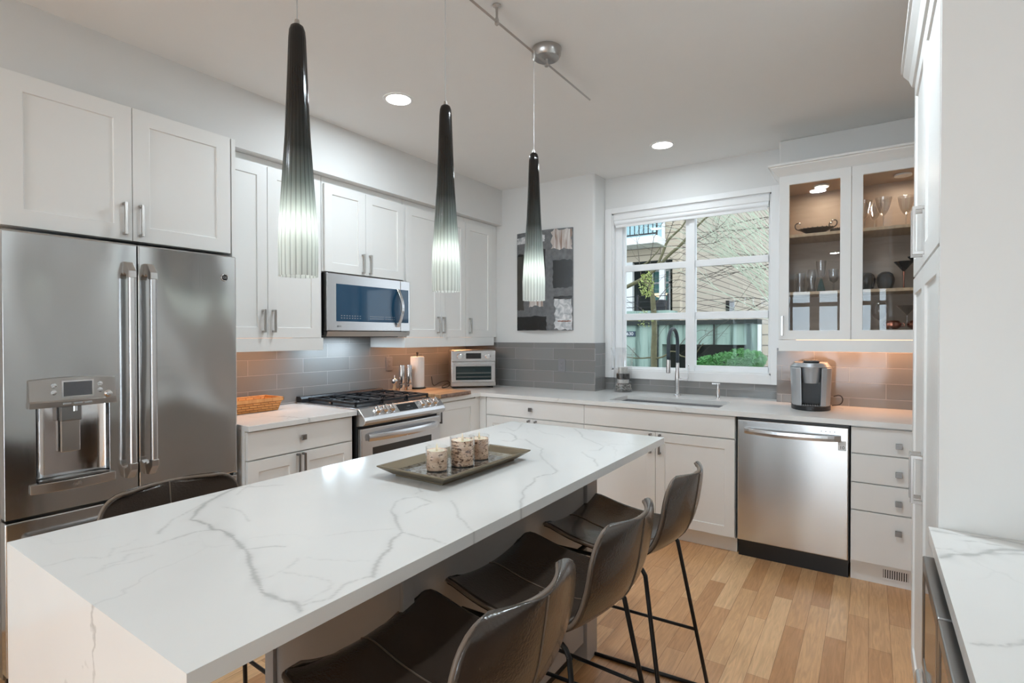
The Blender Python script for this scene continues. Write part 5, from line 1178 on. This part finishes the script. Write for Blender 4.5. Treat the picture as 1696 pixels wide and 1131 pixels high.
# ornate serving dishes
def dish(x, y, sx, label, h=1.0):
    c = thing('ornate_serving_dish', (x, y, ZS[2]), label, 'dish', group='dark metal dishes on the top shelf')
    MB().lathe([(.03, .001), (.036, .006), (.055, .012), (.078 * sx, .040), (.074 * sx, .041), (.050, .016), (.0005, .014)], (x, y, ZS[2]), 36, sy=.55, cap=True).build('dish_bowl', 'darkmetal', c, smooth=50)
    for s in (-1, 1):
        MB().tube([(x + s * .060 * sx, y, ZS[2] + .034), (x + s * .085 * sx, y, ZS[2] + .045), (x + s * .090 * sx, y, ZS[2] + .075), (x + s * .078 * sx, y, ZS[2] + .088), (x + s * .066 * sx, y, ZS[2] + .076)], .0038, 8, smooth=2).build('curled_handle', 'darkmetal', c, smooth=True)
        MB().sphere((x + s * .070 * sx, y, ZS[2] + .082), .008, 12).build('ball_finial', 'chrome', c, smooth=True)
    q = MB(); [q.sphere((x + .072 * sx * math.cos(a), y + .040 * sx * math.sin(a), ZS[2] + .040), .006, 8) for a in [2 * PI * i / 22 for i in range(22)]]; q.build('beaded_rim', 'darkmetal', c, smooth=True)
dish(-.300, 3.99, 1.35, 'dark ornate boat shaped dish with curled handles on the top shelf'); dish(-.175, 4.08, .62, 'smaller dark metal dish behind the ornate dish on the top shelf')
# ================================================================== OUTSIDE THE SINK WINDOW
M['siding_f'] = brickmat('beige_lap_siding', 'xz', (.52, .44, .34), (.56, .48, .38), (.17, .14, .11), 4.0, .155, .010, rough=.8)
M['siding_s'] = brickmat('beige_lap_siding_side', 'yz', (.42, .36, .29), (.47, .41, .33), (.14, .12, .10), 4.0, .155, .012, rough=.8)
m, nt, b, out = new_mat('stained_concrete'); L = nt.links.new; S(b, Roughness=.85)
tc, mp, n1, cr = nodes(nt, 'TexCoord', 'Mapping', 'TexNoise', 'ValToRGB'); mp.inputs['Scale'].default_value = (7, 1, .6); L(tc.outputs['Object'], mp.inputs['Vector']); L(mp.outputs[0], n1.inputs['Vector'])
n1.inputs['Scale'].default_value = 1.0; n1.inputs['Detail'].default_value = 8; e = cr.color_ramp.elements; e[0].position = .36; e[0].color = (.06, .10, .085, 1); e[1].position = .47; e[1].color = (.30, .42, .37, 1); x = e.new(.7); x.color = (.42, .54, .48, 1)
L(n1.outputs['Fac'], cr.inputs['Fac']); L(cr.outputs[0], b.inputs['Base Color']); M['concrete'] = m
M['soil'] = mat('garden_soil', (.07, .09, .05), .95, 0, .4, 6); M['bark'] = mat('mossy_bark', (.16, .15, .085), .9, 0, .5, 18, bump=.4, bscale=60)
M['twig'] = mat('pale_lichen_twigs', (.56, .62, .50), .9, 0, .25, 12); M['twigd'] = mat('dark_twigs', (.10, .085, .07), .9, 0, .3, 12)
M['leafg'] = mat('hedge_leaf', (.07, .26, .06), .6, 0, .55, 22); M['leafy'] = mat('spring_leaf', (.42, .50, .16), .6, 0, .35, 22)
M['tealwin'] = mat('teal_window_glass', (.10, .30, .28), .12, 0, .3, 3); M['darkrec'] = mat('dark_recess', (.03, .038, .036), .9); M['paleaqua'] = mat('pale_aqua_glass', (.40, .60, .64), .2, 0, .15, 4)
M['navy'] = mat('navy_sign', (.02, .045, .08), .5)
o = struct(MB().box(-14, 8, 4.62, 34, -.3, -.15).build('ground', 'soil'))
c = thing('neighbour_house', (-6, 13, -.15), 'beige lap sided neighbouring house with balcony and porch beyond the window', 'house')
q = MB(); q.box(-10, -3.55, 12, 12.2, 3.12, 7.5); q.box(-10, -3.55, 12, 12.2, -.15, 1.80); q.box(-3.72, -3.55, 12, 12.2, 1.80, 3.12); q.build('front_wall', 'siding_f', c)
MB().box(-3.70, -3.549, 12.2, 34, -.15, 7.5).build('side_wall', 'siding_s', c)
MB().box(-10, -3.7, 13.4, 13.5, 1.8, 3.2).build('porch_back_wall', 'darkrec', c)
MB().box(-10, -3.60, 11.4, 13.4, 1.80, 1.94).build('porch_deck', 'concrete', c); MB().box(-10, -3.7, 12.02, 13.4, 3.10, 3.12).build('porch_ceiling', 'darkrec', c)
for a, b_ in ((-4.92, -4.66), (-4.02, -3.90)): MB().box(a, b_, 11.98, 12.10, 1.94, 3.12).build('porch_column', 'vinyl', c)
for a, b_ in ((-4.50, -4.04), (-3.88, -3.60)):
    f = MB(FY(13.3)).ring(a * 1.03, b_ * 1.03, 2.0, 3.05, .04, 0, .05).build('window_frame', 'vinyl', c); MB(FY(13.32)).box(0, .02, a * 1.03, b_ * 1.03, 2.0, 3.05).build('pane', 'tealwin', f)
    MB(FY(13.3)).box(0, .05, a * 1.03, b_ * 1.03, 2.70, 2.745).build('transom', 'vinyl', f)
MB().box(-10, -3.86, 11.35, 12.0, 3.42, 3.58).build('balcony_fascia', 'vinyl', c)
MB(FY(11.98)).box(0, .02, -6.5, -3.95, 3.58, 5.2).build('balcony_door_glass', 'paleaqua', c); MB(FY(11.98)).box(0, .04, -3.95, -3.88, 3.58, 5.3).build('door_jamb', 'vinyl', c)
q = MB(); q.box(-6.5, -3.88, 11.40, 11.43, 3.62, 3.65); q.box(-6.5, -3.88, 11.40, 11.43, 4.60, 4.64)
q.box(-3.90, -3.87, 11.40, 11.43, 3.58, 4.64)
x = -6.5
while x < -3.9: q.box(x, x + .016, 11.405, 11.425, 3.65, 4.60); x += .105
q.build('balcony_railing', 'iron', c)
q = MB(); [q.tube([(-10, 11.45, z), (-3.62, 11.45, z)], .008, 6) for z in (2.02, 2.14, 2.26)]; [q.box(x_, x_ + .04, 11.43, 11.47, 1.94, 2.30) for x_ in (-5.2, -4.35, -3.66)]; q.build('porch_railing', 'iron', c)
MB(FX(-3.549)).box(0, .10, 16.55, 17.25, 2.10, 2.42).build('wall_lantern', 'iron', c)
c = thing('barbecue_grill', (-3.86, 11.75, 1.94), 'black covered barbecue grill on the neighbouring porch', 'grill')
MB().box(-4.02, -3.76, 11.6, 11.85, 1.942, 2.10).build('cart', 'iron', c); MB().lathe([(.001, .10), (.12, .08), (.14, .02), (.14, 0)], (-3.89, 11.72, 2.10), 20).build('lid', 'iron', c, smooth=40)
c = thing('hanging_bowl_lamp', (-4.12, 12.4, 2.3), 'warm glowing bowl lamp on the neighbouring porch', 'lamp'); M['warmbowl'] = emit('warm_bowl', (1, .80, .52), 1.3)
MB().lathe([(.001, 0), (.10, .03), (.17, .10), (.16, .105)], (-4.12, 12.4, 2.28), 20).build('bowl', 'warmbowl', c, smooth=40); MB().cyl((-4.12, 12.4, 2.38), .006, .71, n=8).build('rod', 'iron', c)
# concrete retaining wall with a dark opening
c = thing('concrete_wall', (-4, 8.6, -.15), 'water stained pale green concrete garden wall with dark opening', 'wall')
q = MB(); q.box(-9, -2.80, 8.5, 8.8, -.15, 1.56); q.box(-2.80, -1.53, 8.5, 8.8, 1.25, 1.56); q.box(-1.53, -1.385, 8.5, 8.8, -.15, 1.56); q.build('wall_body', 'concrete', c)
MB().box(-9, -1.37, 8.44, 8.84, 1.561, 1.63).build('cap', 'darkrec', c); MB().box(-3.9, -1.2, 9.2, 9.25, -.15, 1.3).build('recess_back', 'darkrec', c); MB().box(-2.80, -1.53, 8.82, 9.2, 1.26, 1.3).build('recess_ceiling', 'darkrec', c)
MB().box(-2.90, -2.86, 8.46, 8.499, -.1, 1.56).build('drain_pipe', 'darkrec', c); MB().box(-2.00, -1.98, 8.47, 8.499, 1.25, 1.56).build('joint', 'darkrec', c)
s_ = thing('house_number_sign', (-3.38, 8.49, 1.42), 'navy house number sign reading 3630 on the concrete wall', 'sign')
MB(FY(8.499)).box(0, .015, -3.475, -3.250, 1.375, 1.462).build('sign_plate', 'navy', s_)
T = lambda u, v, w: (-3.362 + u, 8.483 - w, 1.418 + v); text(s_, '3630', .080, 'vinyl', T, 'numerals')
c = thing('garden_post_wall', (-1.2, 8.5, -.15), 'beige sided garden wall with white corner post at the right window edge', 'wall')
MB().box(-1.365, -1.315, 8.42, 8.48, -.15, 1.55).build('corner_post', 'vinyl', c); MB().box(-1.312, 2.5, 8.45, 8.6, -.15, 1.55).build('siding', 'siding_f', c)
# hedge
def leaves(q, cx_, cy_, cz_, rx, ry, rz_, n, s):
    for _ in range(n):
        while True:
            a, b_, d = [random.uniform(-1, 1) for _ in range(3)]
            if .35 < a * a + b_ * b_ + d * d <= 1: break
        p = Vector((cx_ + a * rx, cy_ + b_ * ry, cz_ + d * rz_)); u = Vector([random.uniform(-1, 1) for _ in range(3)]).normalized(); v = u.orthogonal().normalized()
        L_ = s * random.uniform(.6, 1.3); w_ = L_ * .38
        q.add([tuple(p - u * L_), tuple(p + v * w_), tuple(p + u * L_), tuple(p - v * w_)], [(0, 1, 2, 3)])
random.seed(5)
c = thing('hedge_shrub', (-1.48, 7.25, -.15), 'bright green clipped hedge at the lower right of the window view', 'shrub')
q = MB()
for cx_, cz_, rx, rz_ in ((-1.75, 1.03, .17, .10), (-1.55, 1.06, .17, .12), (-1.36, 1.10, .20, .13), (-1.20, 1.08, .14, .12), (-1.6, .75, .3, .3), (-1.25, .75, .25, .3)): leaves(q, cx_, 7.2, cz_, rx, .22, rz_, 900, .022)
q.build('foliage', 'leafg', c); q = MB()
for i in range(9): q.tube([(-1.8 + i * .08, 7.25, -.15), (-1.8 + i * .08 + random.uniform(-.05, .05), 7.22, 1.0)], .009, 6)
q.build('stem', 'twigd', c)
# trees
def grow(q, p, d, L_, r_, depth, bend=.28, up=.05, segs=5, kids=3, spread=.7):
    pts = [p]; dirs = [d]
    for _ in range(segs):
        d = (d + Vector([random.uniform(-bend, bend) for _ in range(3)]) * .5 + Vector((0, 0, up))).normalized(); p = p + d * (L_ / segs); pts.append(p); dirs.append(d)
    q.tube(pts, [r_ * (1 - .6 * i / segs) for i in range(segs + 1)], 5)
    if depth > 0:
        for k in range(kids):
            i = random.randint(1, segs); a = Vector([random.uniform(-1, 1) for _ in range(3)]); nd = (dirs[i] + (a - dirs[i] * a.dot(dirs[i])).normalized() * spread).normalized()
            grow(q, pts[i], nd, L_ * random.uniform(.5, .75), r_ * .45, depth - 1, bend, up, segs, kids, spread)
random.seed(21)
c = thing('bare_tree', (-2.24, 6.5, -.15), 'bare tree with mossy trunk and forking branch crossing the left panes', 'tree')
q = MB(); V_ = Vector
q.tube([(-2.20, 6.5, -.15), (-2.22, 6.5, .7), (-2.25, 6.5, 1.1), (-2.235, 6.5, 1.5), (-2.27, 6.5, 1.98), (-2.38, 6.52, 2.10)], [.048, .043, .04, .036, .032, .026], 8, smooth=1); q.build('trunk', 'bark', c, smooth=True)
q = MB()
q.tube([(-2.75, 6.5, 1.96), (-2.60, 6.5, 2.02), (-2.38, 6.5, 2.11), (-2.20, 6.5, 2.24), (-2.04, 6.5, 2.40), (-1.93, 6.5, 2.47), (-1.76, 6.5, 2.66), (-1.60, 6.5, 2.80), (-1.2, 6.5, 3.05)], [.026, .026, .024, .022, .02, .018, .014, .011, .008], 7, smooth=1)
q.tube([(-2.22, 6.5, 2.22), (-2.14, 6.5, 2.40), (-2.08, 6.5, 2.56), (-1.98, 6.5, 2.64), (-1.88, 6.5, 2.72), (-1.8, 6.5, 2.9)], [.018, .017, .015, .012, .010, .007], 7, smooth=1)
q.tube([(-2.45, 6.5, 2.26), (-2.33, 6.5, 2.31), (-2.18, 6.45, 2.43), (-2.14, 6.45, 2.50)], [.010, .009, .006, .004], 6)
q.tube([(-2.235, 6.5, 1.10), (-2.10, 6.45, 1.13), (-1.98, 6.42, 1.22), (-1.85, 6.4, 1.12), (-1.72, 6.4, 1.16), (-1.62, 6.4, 1.30)], [.012, .011, .009, .008, .006, .004], 6, smooth=1)
q.tube([(-2.24, 6.5, 1.12), (-2.42, 6.45, 1.10), (-2.6, 6.4, 1.12)], [.011, .009, .006], 6, smooth=1)
q.build('branch', 'bark', c, smooth=True)
q = MB()
for p, d, L_ in (((-2.1, 6.5, 2.55), (.5, .1, .8), .6), ((-1.9, 6.5, 2.5), (.8, .1, .2), .7), ((-2.0, 6.5, 2.45), (.9, 0, -.2), .6), ((-2.4, 6.5, 2.1), (-.2, 0, .9), .6), ((-2.3, 6.5, 2.2), (.1, .3, .9), .7), ((-1.95, 6.42, 1.2), (.4, 0, .6), .4), ((-1.8, 6.4, 1.15), (.6, 0, .4), .4), ((-2.4, 6.45, 1.1), (-.5, 0, .4), .35), ((-2.25, 6.5, 1.6), (-.6, .1, .5), .4), ((-2.24, 6.5, 1.75), (.6, .1, .6), .45)):
    grow(q, V_(p), V_(d).normalized(), L_, .0055, 2, .5, .03, 5, 3, .8)
q.build('twig', 'twigd', c); q = MB(); leaves(q, -2.29, 6.35, 2.02, .10, .08, .17, 260, .016); leaves(q, -2.33, 6.4, 1.60, .12, .08, .12, 70, .014); q.build('leaf_cluster', 'leafy', c)
c = thing('lichen_tree', (-.72, 6.9, -.15), 'tree with pale fanned lichen covered branches filling the right panes', 'tree')
q = MB(); q.tube([(-.72, 6.9, -.15), (-.74, 6.9, .9), (-.80, 6.9, 1.7), (-.75, 6.9, 2.8), (-.6, 6.9, 4.2)], [.05, .045, .04, .03, .02], 8, smooth=1); q.build('trunk', 'bark', c, smooth=True)
q = MB(); random.seed(9)
for i in range(24):
    z = 1.45 + i * .085; a = random.uniform(-.35, .35)
    grow(q, V_((-.78, 6.9 + a * .3, z)), V_((-.75, a, .55 + .4 * random.random())).normalized(), 1.15, .0085, 2, .20, .02, 6, 5, .40)
q.build('twig', 'twig', c)
q = MB(); random.seed(14)
for i in range(7):
    grow(q, V_((-.6, 7.4, 2.9 - i * .18)), V_((-.9, random.uniform(-.2, .2), -.15 + .25 * random.random())).normalized(), 1.5, .007, 1, .25, -.01, 7, 4, .5)
q.build('twig', 'twigd', c)
